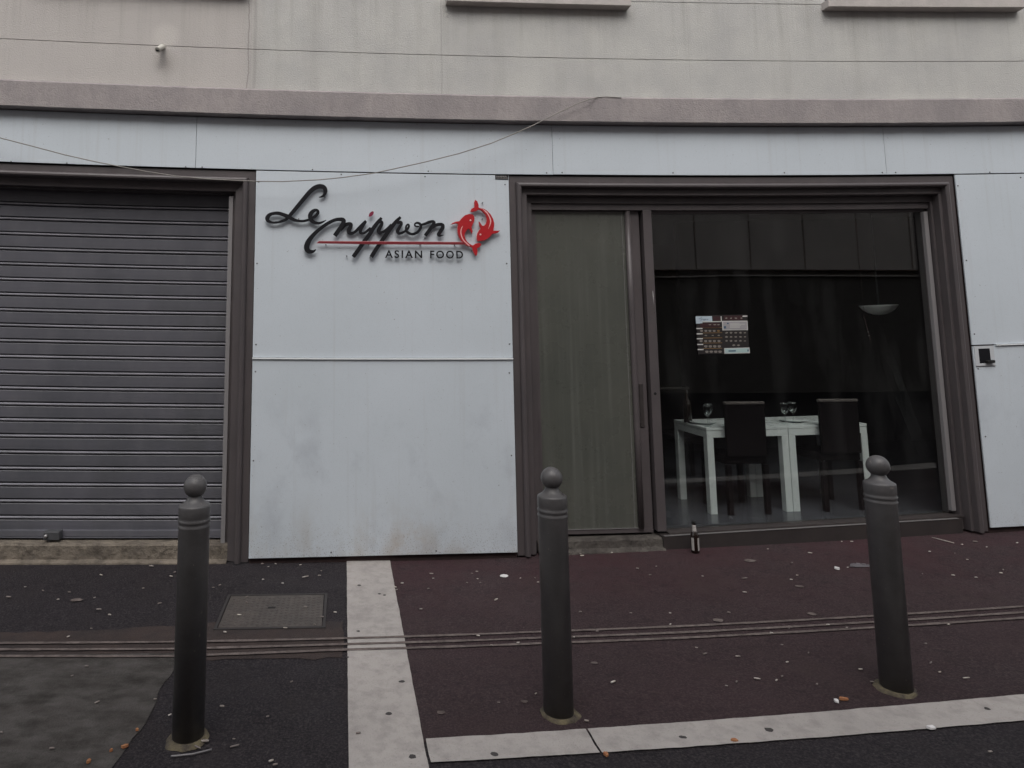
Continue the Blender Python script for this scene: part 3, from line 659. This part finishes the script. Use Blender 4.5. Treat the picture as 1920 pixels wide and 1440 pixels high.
# ------------------------------------------------------------------ menu poster behind the glass
MY = 5.660
mp = MB()
def Q(m, x0, y0, x1, y1, mi, dy=0, sk=0):
    (a, b), (c, d) = PY(1290 + x0 / 14.4, 580 + y0 / 14.4, MY), PY(1290 + x1 / 14.4, 580 + y1 / 14.4, MY)
    m.prism([(a, d), (c, d + sk), (c, b + sk), (a, b)], MY - .0008 - dy, MY - .0003 - dy, mi)
for nm, c in (('poster_black', (.012, .009, .009)), ('poster_blue', (.42, .50, .56)), ('poster_grey', (.30, .29, .30)), ('poster_red', (.032, .009, .011)), ('poster_dish', (.19, .17, .155)), ('poster_teal', (.34, .46, .46)), ('poster_ink', (.05, .09, .15)), ('poster_rim', (.50, .49, .48)), ('poster_ochre', (.17, .10, .04))):
    M[nm] = mat(nm, c, rough=.6, rvar=0)
Q(mp, 215, 160, 1660, 1190, 0)
Q(mp, 205, 190, 655, 325, 1, .001); Q(mp, 215, 325, 390, 385, 1, .001); Q(mp, 670, 195, 870, 315, 3, .001); Q(mp, 880, 190, 912, 330, 7, .001)
Q(mp, 390, 325, 900, 345, 7, .001); Q(mp, 330, 375, 860, 495, 3, .001); Q(mp, 960, 175, 1470, 300, 3, .001)
Q(mp, 1470, 172, 1605, 205, 7, .002, .001)
Q(mp, 915, 315, 1620, 560, 7, .001, -.0005); Q(mp, 945, 338, 1598, 540, 2, .002, -.0005)
Q(mp, 960, 455, 1025, 520, 6, .0028); Q(mp, 1050, 365, 1095, 400, 6, .0028)
for r in range(5): Q(mp, 1130, 372 + r * 30, 1130 + rnd.uniform(250, 420), 380 + r * 30, 7, .0028)
Q(mp, 975, 1050, 1670, 1190, 7, .001, .002); Q(mp, 995, 1068, 1650, 1168, 5, .002, .002); Q(mp, 1600, 1090, 1635, 1140, 6, .0028, .002); Q(mp, 1090, 1110, 1290, 1140, 6, .0028, .0005)
for x, y in ((225, 505), (230, 648), (235, 780), (245, 935), (255, 1072)): Q(mp, x, y, x + 165, y + 28, 7, .001)
for y in (490, 632, 768, 905, 1050): Q(mp, 400, y, 925, y + 9, 8, .001)
def dish(x, y, w_, h_, mi, kind):
    cx, cz = PY(1290 + x / 14.4, 580 + y / 14.4, MY); s = MY / FPX / 14.4; n = 12
    if kind == 0: pl = [(cx + w_ * s / 2 * math.cos(t), cz + h_ * s / 2 * (math.sin(t) if math.sin(t) < 0 else .45 * math.sin(t))) for t in [2 * math.pi * i / n for i in range(n)]]
    else:
        pl = [(cx + w_ * s / 2 * math.cos(t) * rnd.uniform(.7, 1.1), cz + h_ * s / 2 * math.sin(t) * rnd.uniform(.6, 1.1) + kind * .0) for t in [2 * math.pi * i / n for i in range(n)]]
    mp.prism(pl, MY - .0026, MY - .0021, mi)
for x in (590, 720, 820): dish(x, 415, 85, 35, 4, 1)
for i, x in enumerate((365, 480, 590, 705, 820)): dish(x, 575, 85, 80, 8 if i == 4 else 4, 0)
for x in (480, 665, 830): dish(x, 705, 80, 40, 4, 1)
for x in (350, 475, 592, 710, 835): dish(x, 850, 90, 85, 4, 0)
for x in (478, 600, 720, 842): dish(x, 990, 100, 95, 4, 0)
for x in (505, 625, 745, 862): dish(x, 1135, 100, 90, 4, 0)
for y in (635, 745, 855):
    for i, x in enumerate((1040, 1160, 1285, 1415, 1535)): dish(x, y, 88 - 10 * (i == 4), 55 - 25 * (i == 4), 4, 1)
for x in (1230, 1355): dish(x, 970, 95, 50, 4, 1)
for x in (1030, 1160, 1290, 1440): dish(x, 242, 70, 50, 4, 1)
lt = lambda x, y: ((1290 + x / 14.4, 580 + y / 14.4), 1 / 14.4)
def mini(tf, s, ox, oy):
    return lambda x, y: ((lambda q: ((1290 + (ox + (q[0][0] - 680) * s) / 14.4, 580 + (oy + (q[0][1] - 415) * s) / 14.4), q[1] * s / 14.4))(tf(x, y)))
old = SAG
for i, (tf, p) in enumerate(STRK):
    ribbon(mp, p, mini(tf, .78, 430, 262), MY - .0030, th=.0004, dy=0.0002, mi=6)
po = mp.build('menu_poster', ['poster_black', 'poster_blue', 'poster_grey', 'poster_red', 'poster_dish', 'poster_teal', 'poster_ink', 'poster_rim', 'poster_ochre'])
tag(po, 'dark menu poster with rows of small dishes stuck on the display window', 'poster')

# ------------------------------------------------------------------ inside the restaurant
FZ = .205
struct('shop_floor', MB().box(1.3, 8.4, 5.72, 11.5, FZ - .1, FZ), 'tile')
iw = MB().box(1.2, 1.3, 5.72, 11.5, FZ, 3.35).box(8.4, 8.5, 5.72, 11.5, FZ, 3.35).box(1.2, 8.5, 11.5, 11.6, FZ, 3.35)
struct('shop_wall', iw, 'inwall')
struct('shop_ceiling', MB().box(1.2, 8.5, 5.72, 11.5, 3.3, 3.4), 'ceil')
struct('shop_partition', MB().box(4.6, 8.4, 9.0, 9.1, FZ, 3.3), 'inwall2')
MB().box(1.31, 2.58, 5.725, 5.78, -.02, 3.13).build('door_backing', 'backing', bld)
MB().box(5.21, 8.4, 5.705, 5.79, -.02, 3.13).build('side_backing', 'backing', bld)
TY = 6.0
def table(x0, x1, label, depth=.60):
    zt_ = .950; t = thing('restaurant_table', ((x0 + x1) / 2, TY, FZ), label, 'table', 'white square restaurant tables')
    MB().box(x0, x1, TY, TY + depth, zt_ - .024, zt_).build('tabletop', 'white', t, bevel=.002)
    MB().box(x0 + .002, x1 - .002, TY + .002, TY + .03, zt_ - .085, zt_ - .027).box(x0 + .002, x1 - .002, TY + depth - .03, TY + depth - .002, zt_ - .085, zt_ - .027).box(x0 + .002, x0 + .03, TY + .03, TY + depth - .03, zt_ - .085, zt_ - .027).box(x1 - .03, x1 - .002, TY + .03, TY + depth - .03, zt_ - .085, zt_ - .027).build('apron', 'white', t)
    for a in (x0 + .001, x1 - .061):
        for b in (TY + .001, TY + depth - .061): MB().box(a, a + .06, b, b + .06, FZ, zt_ - .0865).build('leg', 'white', t)
    return t
xA = PY(1327, 850, TY)[0]; xB = PY(1481, 850, TY)[0]; xC = PY(1630, 850, TY)[0]
table(xA, xB - .002, 'white square table at left behind the display window, chair in front of it')
table(xB + .002, xC, 'white square table at right behind the display window, nearest the third bollard')
def chair(x, y, rz, label):
    c = thing('dining_chair', (x, y, FZ), label, 'chair', 'high-back dining chairs around the white tables', rz)
    h = .195
    MB().box(-h, h, -.20, .22, .43, .50).build('seat', 'leather', c, bent=False, bevel=.015)
    MB().box(-h + .01, h - .01, -.235, -.20, .50, .952).build('backrest', 'leather', c, bent=False, bevel=.012)
    MB().box(-h + .012, h - .012, -.24, -.195, .954, .978).build('top_rail', 'wood', c, bent=False, bevel=.006)
    for a in (-h + .005, h - .045):
        for b, q in ((-.225, .0), (.175, 0)): MB().box(a, a + .04, b, b + .04, 0, .43).build('leg', 'leather', c, bent=False)
    return c
c0 = chair(PY(1398, 800, 5.93)[0], 6.155, 0, 'dark high-back chair with its back to the glass, at the left white table')
spots = [(PY(1575, 800, 5.94)[0], 6.165, .0, 'dark high-back chair with its back to the glass, at the right white table'),
         (PY(1283, 800, 7.3)[0], 7.3, math.pi, 'dim dark chair at the left end of the window, beyond the left white table')]
for x, y, rz, lab in spots:
    c = copy_tree(c0); c.location = (x, y, FZ + bend(x, y)); c.rotation_euler.z = rz; c['label'] = lab
# things on the tables
TZ = .9505
def plate(x, y, lab):
    p = MB().lathe([(.05, 0), (.08, .004), (.115, .018), (.112, .021), (.078, .009), (.0001, .007)], (0, 0, 0), 36).build('plate', 'white', None, bent=False)
    p.location = (x, y, TZ + bend(x, y)); tag(p, lab, 'plate', 'white plates on the tables'); return p
plate(xA + .02 + .10, TY + .28, 'white plate on the left table, near its left edge')
plate(xA + .60, TY + .30, 'white plate on the left table, at its right end')
plate(xB + .22, TY + .25, 'white plate on the right table, at its left end')
def wine(x, y, lab):
    p = MB().lathe([(.034, 0), (.034, .002), (.006, .006), (.004, .05), (.004, .085), (.02, .10), (.034, .135), (.033, .175), (.030, .19), (.029, .19), (.032, .172), (.032, .136), (.018, .103), (.0001, .098)], (0, 0, 0), 24).build('wine_glass', 'wineglass', None, bent=False)
    p.location = (x, y, TZ + bend(x, y)); tag(p, lab, 'glass', 'wine glasses on the tables')
wine(xA + .07, TY + .10, 'clear wine glass on the left table, nearest its left corner'); wine(xA + .14, TY + .20, 'clear wine glass on the left table, second from its left corner')
wine(xB + .06, TY + .12, 'clear wine glass on the right table, nearest the seam of the tables'); wine(xB + .17, TY + .17, 'clear wine glass on the right table, second from the seam')
bt = MB().lathe([(.036, 0), (.037, .004), (.037, .17), (.030, .20), (.014, .235), (.013, .29), (.015, .292), (.015, .305), (.0001, .306)], (0, 0, 0), 24).build('sauce_bottle', 'amber', None, bent=False)
bt.location = (xA - .02 + .05, TY + .38, TZ + bend(xA, TY)); tag(bt, 'dark bottle standing on the left table behind the glasses', 'bottle')
# pendant bowl lamp (unlit)
LX, LZ = PY(1648, 575, 6.5)
pl = thing('pendant_lamp', (LX, 6.5, LZ - .12), 'white half-bowl ceiling lamp hanging inside behind the display window', 'lamp')
R0 = .165
k_ = R0 / .195
MB().lathe([(a * k_, b * k_) for a, b in [(.0001, -.115), (.06, -.108), (.11, -.088), (.155, -.055), (.185, -.015), (.195, 0), (.189, .002), (.178, -.014), (.15, -.05), (.105, -.082), (.0001, -.108)]], (LX, 6.5, LZ), 40).build('bowl', 'shade', pl)
MB().tube([(LX, 6.5, LZ - .1), (LX, 6.5, 3.3)], .007).lathe([(.05, 3.27), (.06, 3.3)], (LX, 6.5, 0), 20).build('rod', 'greysteel', pl)
dp_ = MB(); YD = 6.9; nn = 16  # pale see-through strip, added to stand for a streak reflected in the glass
for j in range(nn + 1):
    t = j / nn; y_ = 612 + 250 * t; xa_ = 1646 + 92 * t ** 1.15; wd = 10 + 20 * math.sin(min(1, t * 1.6) * math.pi * .75)
    for i in range(7):
        X, Z = PY(xa_ + wd * (i / 6 - .5), y_, YD); dp_.v.append((X, YD + .03 * math.sin(i * 2.1), Z))
for j in range(nn):
    for i in range(6): a = 7 * j + i; dp_.face((a, a + 1, a + 8, a + 7), 0, True)
M['glare'] = glass_mat('glare_film', (.97, .97, .97, 1), .45)
tag(dp_.build('reflection_streak', 'glare'), 'faint pale sheer strip put in for a reflection, slanting down inside the window below the lamp', 'reflection')
# bead string hung just inside the pane
x0, z0 = PY(1622, 600, 5.72); x1, z1 = PY(1633, 640, 5.72)
bs = MB(); z = z0 + .02; i = 0
while z > z1:
    bs.lathe([(.0001, -.006), (.005, -.003), (.005, .003), (.0001, .006)], (x0 + (x1 - x0) * (z0 - z) / (z0 - z1), 5.72, z), 10, mi=0 if rnd.random() < .7 else 1); z -= .016
bs.tube([(x0, 5.72, z0), (x0 - .01, 5.72, 2.835)], .001, 5, mi=0)
tag(bs.build('bead_string', ['poster_red', 'poster_dish']), 'thin string of dark beads hanging inside the window below the lamp', 'ornament')

# ------------------------------------------------------------------ across the street (seen as reflection)
ob = thing('facing_building', (2, -5, 0), 'pale building across the street, showing only as a reflection in the window', 'building')
fw = MB(); OX0, OX1 = -16, 24
xx = 8.8 - 1.43 * 17
while xx < OX1: fw.box(xx + .02, xx + 1.41, -5.3, -5.0, 3.05, 10.5, seg=2); xx += 1.43
fw.build('upper_wall', 'oppwall', ob); MB().box(OX0, OX1, -5.5, -5.31, 0, 10.4, seg=3).build('core_wall', 'oppdark', ob)
MB().box(OX0, OX1, -5.3, -5.02, 0, 2.86, seg=3).build('dark_shopfronts', 'oppdark', ob)
MB().box(OX0, OX1, -5.3, -4.90, 2.87, 2.90, seg=3).build('string_course', 'oppwall', ob)
for x in (-4.2, -.4, 3.4, 7.2, 11):
    wi = sub(MB().box(x, x + 1.1, -5.0, -4.97, 4.7, 6.6, seg=3).build('window', 'winframe', ob)); MB().box(x - .08, x + 1.18, -5.0, -4.86, 4.6, 4.69, seg=3).build('window_sill', 'sill', wi)

# ------------------------------------------------------------------ bollards
bo = thing('bollard', (0, 0, 0), 'x', 'bollard', 'dark grey bollards along the kerb', bent=False)
prof = [(0.0708, -0.06), (0.0708, 0.905), (0.0731, 0.912), (0.0745, 0.918), (0.0708, 0.924), (0.0698, 0.931), (0.0731, 0.936), (0.0745, 0.942), (0.0722, 0.948), (0.0701, 0.953), (0.0724, 0.96), (0.0724, 1.003), (0.071, 1.009), (0.0652, 1.013), (0.0498, 1.022), (0.038, 1.034), (0.0326, 1.048), (0.0308, 1.056)]
MB().lathe(prof, n=64).build('post', 'bollard', bo, bent=False)
MB().lathe([(max(.0001, .053 * math.sin(t)), 1.0935 - .0535 * math.cos(t)) for t in [math.pi * i / 24 for i in range(25)]], n=48).build('ball_finial', 'bollard', bo, bent=False)
mc = MB(); n = 48; rr = random.Random(3)
for i in range(n):
    a = 2 * math.pi * i / n; ro = .094 + .018 * noise.noise(Vector((math.cos(a) * 2, math.sin(a) * 2, 5))) - .010 * math.sin(a)
    mc.v += [(.069 * math.cos(a), .069 * math.sin(a), .010), (.082 * math.cos(a), .082 * math.sin(a), .009), (ro * math.cos(a), ro * math.sin(a), -.004)]
for i in range(n):
    j = (i + 1) % n
    for q in range(2): mc.face((3 * i + q, 3 * j + q, 3 * j + q + 1, 3 * i + q + 1), 0, True)
mc.build('mortar_collar', 'mortar', bo, bent=False)
BP = [(352, 1401, 'leftmost of the three dark grey ball-topped bollards, in front of the roller shutter'), (1048, 1354, 'middle dark grey ball-topped bollard, in front of the glass door'), (1683, 1307, 'rightmost dark grey ball-topped bollard, in front of the display window')]
for i, (px, py, lab) in enumerate(BP):
    o = bo if i == 0 else copy_tree(bo)
    x, y = PG(px, py); x *= (y + .071) / y; y += .071; o.location = (x, y, gz(x, y) + bend(x, y)); o['label'] = lab; o.rotation_euler.z = i * 2.1
    o['px'] = px
for o in bpy.data.objects:
    if 'px' in o: del o['px']

# manhole cover
mx0, my1 = PG(430, 1127); mx1, _ = PG(605, 1122); _, my0 = PG(500, 1187); mx0 = -.765; mx1 = -.125
zc = gz(-.4, 4.63)
mh = thing('manhole_cover', (-.445, 4.64, zc), 'rectangular cast-iron access cover with a lozenge pattern, set in the dark asphalt', 'manhole cover')
def gbox(m, x0, x1, y0, y1, lo, hi):
    k = len(m.v)
    m.v += [(x, y, gz(x, y) + z) for z in (lo, hi) for x, y in ((x0, y0), (x1, y0), (x1, y1), (x0, y1))]
    for f in ((0, 1, 2, 3), (4, 5, 6, 7), (0, 1, 5, 4), (1, 2, 6, 5), (2, 3, 7, 6), (3, 0, 4, 7)): m.face([k + q for q in f])
rm = MB(); x0, x1, y0, y1 = mx0, mx1, 4.40, 4.885; e = .018
gbox(rm, x0 - e, x1 + e, y0 - e, y0, -.01, .0025); gbox(rm, x0 - e, x1 + e, y1, y1 + e, -.01, .0025); gbox(rm, x0 - e, x0, y0, y1, -.01, .0025); gbox(rm, x1, x1 + e, y0, y1, -.01, .0025)
rm.build('rim', 'ironframe', mh)
pm = MB(); gbox(pm, x0 + .006, x1 - .006, y0 + .006, y1 - .006, -.01, .001); pm.v = pm.v
nx_, ny_ = 18, 11
for i in range(nx_):
    for j in range(ny_):
        cx = x0 + .02 + (x1 - x0 - .04) * (i + .5) / nx_; cy = y0 + .02 + (y1 - y0 - .04) * (j + .5 + .25 * (i % 2)) / (ny_ + .5)
        if abs(cx + .46) < .03 and abs(cy - 4.68) < .03: continue
        k = len(pm.v); zz = gz(cx, cy); a, b = .013, .017
        pm.v += [(cx - a, cy, zz + .0009), (cx, cy - b, zz + .0009), (cx + a, cy, zz + .0009), (cx, cy + b, zz + .0009), (cx - a * .5, cy, zz + .0045), (cx, cy - b * .5, zz + .0045), (cx + a * .5, cy, zz + .0045), (cx, cy + b * .5, zz + .0045)]
        for q in range(4): pm.face((k + q, k + (q + 1) % 4, k + 4 + (q + 1) % 4, k + 4 + q))
        pm.face((k + 4, k + 5, k + 6, k + 7))
pm.build('plate', 'iron', mh)
kh = MB(); gbox(kh, -.49, -.44, 4.67, 4.695, .0013, .0022); kh.build('key_hole', 'black', mh)

# beer bottle by the sill
bx, by = PG(1304, 1036)
bb = thing('beer_bottle', (bx, by, gz(bx, by)), 'dark beer bottle with pale labels standing on the pavement under the window sill', 'bottle')
o3 = (bx, by, gz(bx, by))
def lat(prof, name, m, par): return MB().lathe(prof, o3, 32).build(name, m, par)
lat([(.028, 0), (.031, .004), (.031, .125), (.029, .140), (.021, .158), (.0155, .172), (.0135, .215), (.0132, .230), (.0145, .231), (.0145, .238), (.0001, .239)], 'bottle_glass', 'amber', bb)
lat([(.0206, .160), (.0166, .172), (.0148, .205), (.0146, .212)], 'neck_label', 'label', bb)
def arc(a0, a1, z0, z1, r):
    m = MB(); n = 8
    for i in range(n + 1):
        a = R_(a0 + (a1 - a0) * i / n)
        m.v += [(bx + r * math.sin(a), by - r * math.cos(a), o3[2] + z0), (bx + r * math.sin(a), by - r * math.cos(a), o3[2] + z1)]
    for i in range(n): m.face((2 * i, 2 * i + 2, 2 * i + 3, 2 * i + 1), 0, True)
    return m
arc(12, 80, .022, .118, .0316).build('front_label', 'label', bb); arc(-80, -38, .022, .118, .0316).build('back_label', 'label', bb)
lat([(.0150, .226), (.0155, .232), (.0153, .2405), (.0001, .242)], 'crown_rim', 'black', bb)

# ------------------------------------------------------------------ litter
t6 = lambda x, y: (x / 3, 960 + y / 3)
t7 = lambda x, y: (640 + x / 3, 960 + y / 3)
t8 = lambda x, y: (1280 + x / 3, 960 + y / 3)
L6 = [(45, 485, 2), (140, 427), (240, 448), (325, 498), (388, 457), (530, 488), (567, 360, 2), (555, 555, 2), (615, 585), (805, 435), (850, 310, 2), (905, 288), (962, 367, 2), (897, 520, 2), (383, 708), (512, 662), (485, 875), (405, 928), (872, 1060), (545, 1078, 2), (5, 1248), (290, 1340), (983, 345), (1237, 417), (1200, 430), (1390, 483), (1388, 515), (1345, 585, 2), (1605, 658, 2), (1770, 638), (1812, 597), (1265, 683), (1590, 406), (1718, 370, 3), (1797, 362, 2), (1480, 385), (1510, 312), (1475, 297), (1550, 297), (1690, 303), (1807, 335), (1718, 540), (1885, 570), (955, 1150), (1248, 1102), (1505, 1158), (1320, 1325, 3), (1315, 1285), (1525, 1410), (1548, 1432), (1110, 1332, 3), (1152, 1300, 2), (1640, 962)]
L7 = [(507, 352, 2), (342, 406), (303, 428), (310, 443), (490, 436), (735, 350), (763, 340), (707, 402), (782, 402), (767, 380), (517, 378), (872, 498, 2), (1008, 376), (1090, 376), (1107, 400), (1345, 238), (1355, 250, 2), (1522, 233), (1772, 310), (1667, 322), (1738, 358), (1345, 567), (1628, 573), (1850, 573), (1852, 637), (1440, 677), (1310, 710), (770, 702), (995, 742), (845, 755), (1530, 963, 2), (1095, 1027), (885, 1078), (1380, 1183), (95, 1252), (448, 552)]
L8 = [(480, 212), (617, 290), (718, 235, 2), (897, 170), (953, 170, 2), (113, 365), (350, 377, 3), (645, 360), (612, 385), (350, 456, 2), (260, 570), (930, 316), (500, 685), (925, 657), (78, 768), (127, 803, 2), (312, 818, 2), (710, 797), (590, 850), (1003, 892), (305, 960), (420, 945, 2), (247, 983), (530, 952), (562, 930), (758, 975), (560, 752), (1370, 747), (1400, 853, 3), (1450, 907), (1600, 940, 3), (1067, 962), (1352, 352), (1393, 228), (1535, 237), (1525, 362), (1808, 330), (1795, 350), (1655, 375), (1887, 180), (1650, 173, 2), (1575, 188), (1715, 203), (1605, 273), (1735, 1357), (140, 637), (820, 640), (600, 660), (1500, 640)]
LIT = [t6(*p[:2]) + (p[2] if len(p) > 2 else 1,) for p in L6] + [t7(*p[:2]) + (p[2] if len(p) > 2 else 1,) for p in L7] + [t8(*p[:2]) + (p[2] if len(p) > 2 else 1,) for p in L8]
def buttmesh(L, r, nm):
    return MB().tube([(-L / 2, 0, r), (-L * .2, 0, r * 1.05), (L * .2, .001, r), (L / 2, .002, r * .9)], [r * .85, r, r * .95, r * .7], 7).build(nm, 'butt', None, bent=False)
b1 = buttmesh(.018, .0042, 'cigarette_butt'); b2 = buttmesh(.030, .0048, 'cigarette_butt'); b3 = buttmesh(.046, .0042, 'cigarette_butt')
used = set()
for px, py, s in LIT:
    src = {1: b1, 2: b2, 3: b3}[s]
    if id(src) in used: o = src.copy(); COL.objects.link(o)
    else: o = src; used.add(id(src))
    X, Y = PG(px, py)
    o.location = (X, Y, gz(X, Y) + bend(X, Y) + .003); o.rotation_euler = (0, 0, rnd.uniform(-.7, .7))
    sc = rnd.uniform(.65, 1.05); o.scale = (sc * 1.1, sc * 1.25, sc)
    side = ('left of the first bollard' if px < 352 else 'right of the first bollard') if X < .03 else ('left of the middle bollard' if px < 1045 else 'between the middle and right bollards' if px < 1665 else 'right of the right bollard')
    if X < .03:
        if -.82 < X < -.05 and 4.30 < Y < 4.98: zn = 'on the iron access cover'
        elif Y < 4.24: zn = 'near the bottom, ' + side
        else: zn = 'below the shutter, ' + side
    elif X < .365: zn = 'on the pale stone strip'
    elif Y < KF(X): zn = 'on the road beyond the kerb'
    elif Y < 4.11: zn = 'on red asphalt near the kerb, ' + side
    elif Y < 4.36: zn = 'on the three lines, ' + side
    else: zn = 'on red asphalt near the shops, ' + side
    nm = {1: 'short butt ', 2: 'whole butt ', 3: 'long pale scrap '}[s]
    tag(o, nm + zn, 'litter', nm + zn)
def flake(px, py, w_, h_, m, name, lab, cat, thick=.003, group=None, seed=0, rot=0):
    X, Y = PG(px, py); r2 = random.Random(seed + int(px)); mb = MB(); n = 9; k = 0
    pts = [(math.cos(2 * math.pi * i / n) * w_ / 2 * r2.uniform(.7, 1.1), math.sin(2 * math.pi * i / n) * h_ / 2 * r2.uniform(.7, 1.1)) for i in range(n)]
    mb.v = [(a, b, 0) for a, b in pts] + [(a * .92, b * .92, thick * r2.uniform(.7, 1.3)) for a, b in pts]
    for i in range(n): mb.face((i, (i + 1) % n, n + (i + 1) % n, n + i))
    mb.face(range(n, 2 * n)); o = mb.build(name, m, None, bent=False)
    o.location = (X, Y, gz(X, Y) + bend(X, Y) + .0028); o.rotation_euler.z = rot
    return tag(o, lab, cat, group)
flake(*t7(915, 362), .075, .06, 'paper', 'paper_scrap', 'white torn scrap of paper on the red pavement left of the middle bollard', 'litter')
flake(*t8(868, 322), .03, .05, 'paper', 'paper_scrap', 'small crumpled white scrap beside the clear plastic sheet', 'litter', .012)
flake(*t8(1000, 302), .19, .10, 'gum', 'plastic_sheet', 'dull translucent plastic sheet lying flat by the right bollard', 'litter', .002).data.materials[0] = mat('dull_plastic', (.13, .12, .13), rough=.3)
flake(*t8(1400, 1220), .05, .025, 'paper', 'paper_scrap', 'white scrap on the road just beyond the kerb, at right', 'litter', .008)
flake(*t8(905, 1058), .05, .022, 'orange', 'orange_scrap', 'orange and white scrap on the red pavement close to the kerb', 'litter', .008, rot=-.3)
flake(*t8(866, 1070), .022, .03, 'paper', 'paper_scrap', 'white crumb next to the orange scrap by the kerb', 'litter', .008)
flake(*t8(293, 1288), .035, .018, 'orange', 'orange_scrap', 'orange scrap on the road-side edge of the kerb', 'litter', .006)
flake(*t7(1490, 1370), .022, .03, 'orange', 'orange_scrap', 'yellowish crumb on the road below the kerb joint', 'litter', .008)
for i, (x, y, s) in enumerate(((770, 1235, 1), (700, 1328, 2), (625, 1350, 1), (497, 1412, 1.5))):
    flake(*t6(x, y), .017 * s, .011 * s, 'orange', 'orange_peel', ['topmost of the four orange peel scraps at bottom left', 'curled orange peel scrap, the largest of the four, near the first bollard', 'small orange peel scrap left of the curled one', 'orange peel scrap nearest the bottom left corner'][i], 'litter', .009, 'orange peel scraps', rot=.4 * i)
# straw
xa, ya = PG(*t8(1405, 148)); xb, yb = PG(*t8(1530, 180))
st_ = MB().tube([(xa, ya, gz(xa, ya) + .006), (xb, yb, gz(xb, yb) + .006)], .0035, 8).build('drinking_straw', 'butt'); tag(st_, 'pale drinking straw lying near the right end of the shopfront', 'litter')
xa, ya = PG(*t6(960, 1384)); xb, yb = PG(*t6(1190, 1345)); xm, ym = PG(*t6(1080, 1372))
st_ = MB().tube([(xa, ya, gz(xa, ya) + .006), (xm, ym, gz(xm, ym) + .006), (xb, yb, gz(xb, yb) + .006)], .0035, 8).build('thin_stick', 'bead'); tag(st_, 'thin grey stick lying at the foot of the first bollard', 'litter')
# dark gum spots on the stone
for (t, x, y, s) in ((t7, 100, 415, 1), (t7, 215, 463, .8), (t7, 243, 470, .8), (t7, 340, 957, 1), (t7, 95, 673, .7), (t7, 265, 1138, 1), (t7, 400, 1380, 1.1), (t7, 35, 820, .6)):
    flake(*t(x, y), .034 * s, .03 * s, 'gum', 'gum_spot', 'dark gum spot on the pale stone strip, ' + ('above' if y < 700 else 'below') + ' the three lines', 'gum', .0008, 'gum spots on the stone strip')
for (t, x, y, s) in ((t7, 860, 1366, 1.1), (t7, 1915, 1268, .8), (t8, 485, 1228, 1.3), (t8, 1717, 1110, .9), (t8, 10, 1270, .7)):
    flake(*t(x, y), .034 * s, .03 * s, 'gum', 'gum_spot', 'dark flattened gum spot on the pale kerb', 'gum', .0008, 'gum spots on the kerb')
for (t, x, y, s) in ((t7, 1422, 850, 1), (t7, 1030, 1068, 1), (t8, 380, 275, 2.4), (t8, 200, 610, 2), (t8, 660, 420, 1.6), (t7, 560, 1130, 1.2), (t8, 730, 575, 1.6), (t6, 430, 497, 2)):
    o = flake(*t(x, y), .040 * s, .03 * s, 'line', 'dried_spill', 'faint dried spot ' + ('below the shutter' if t is t6 else 'between strip and middle bollard' if t is t7 and x < 1100 else 'right of the middle bollard') + (' near the shops' if y < 450 else ' by the lines' if y < 640 else ' near the kerb'), 'stain', .0004, 'dried spots on the pavement')

for o in bpy.data.objects:
    if 'o' in o: del o['o']
for m_ in bpy.data.meshes: m_.update()
bpy.context.view_layer.update()
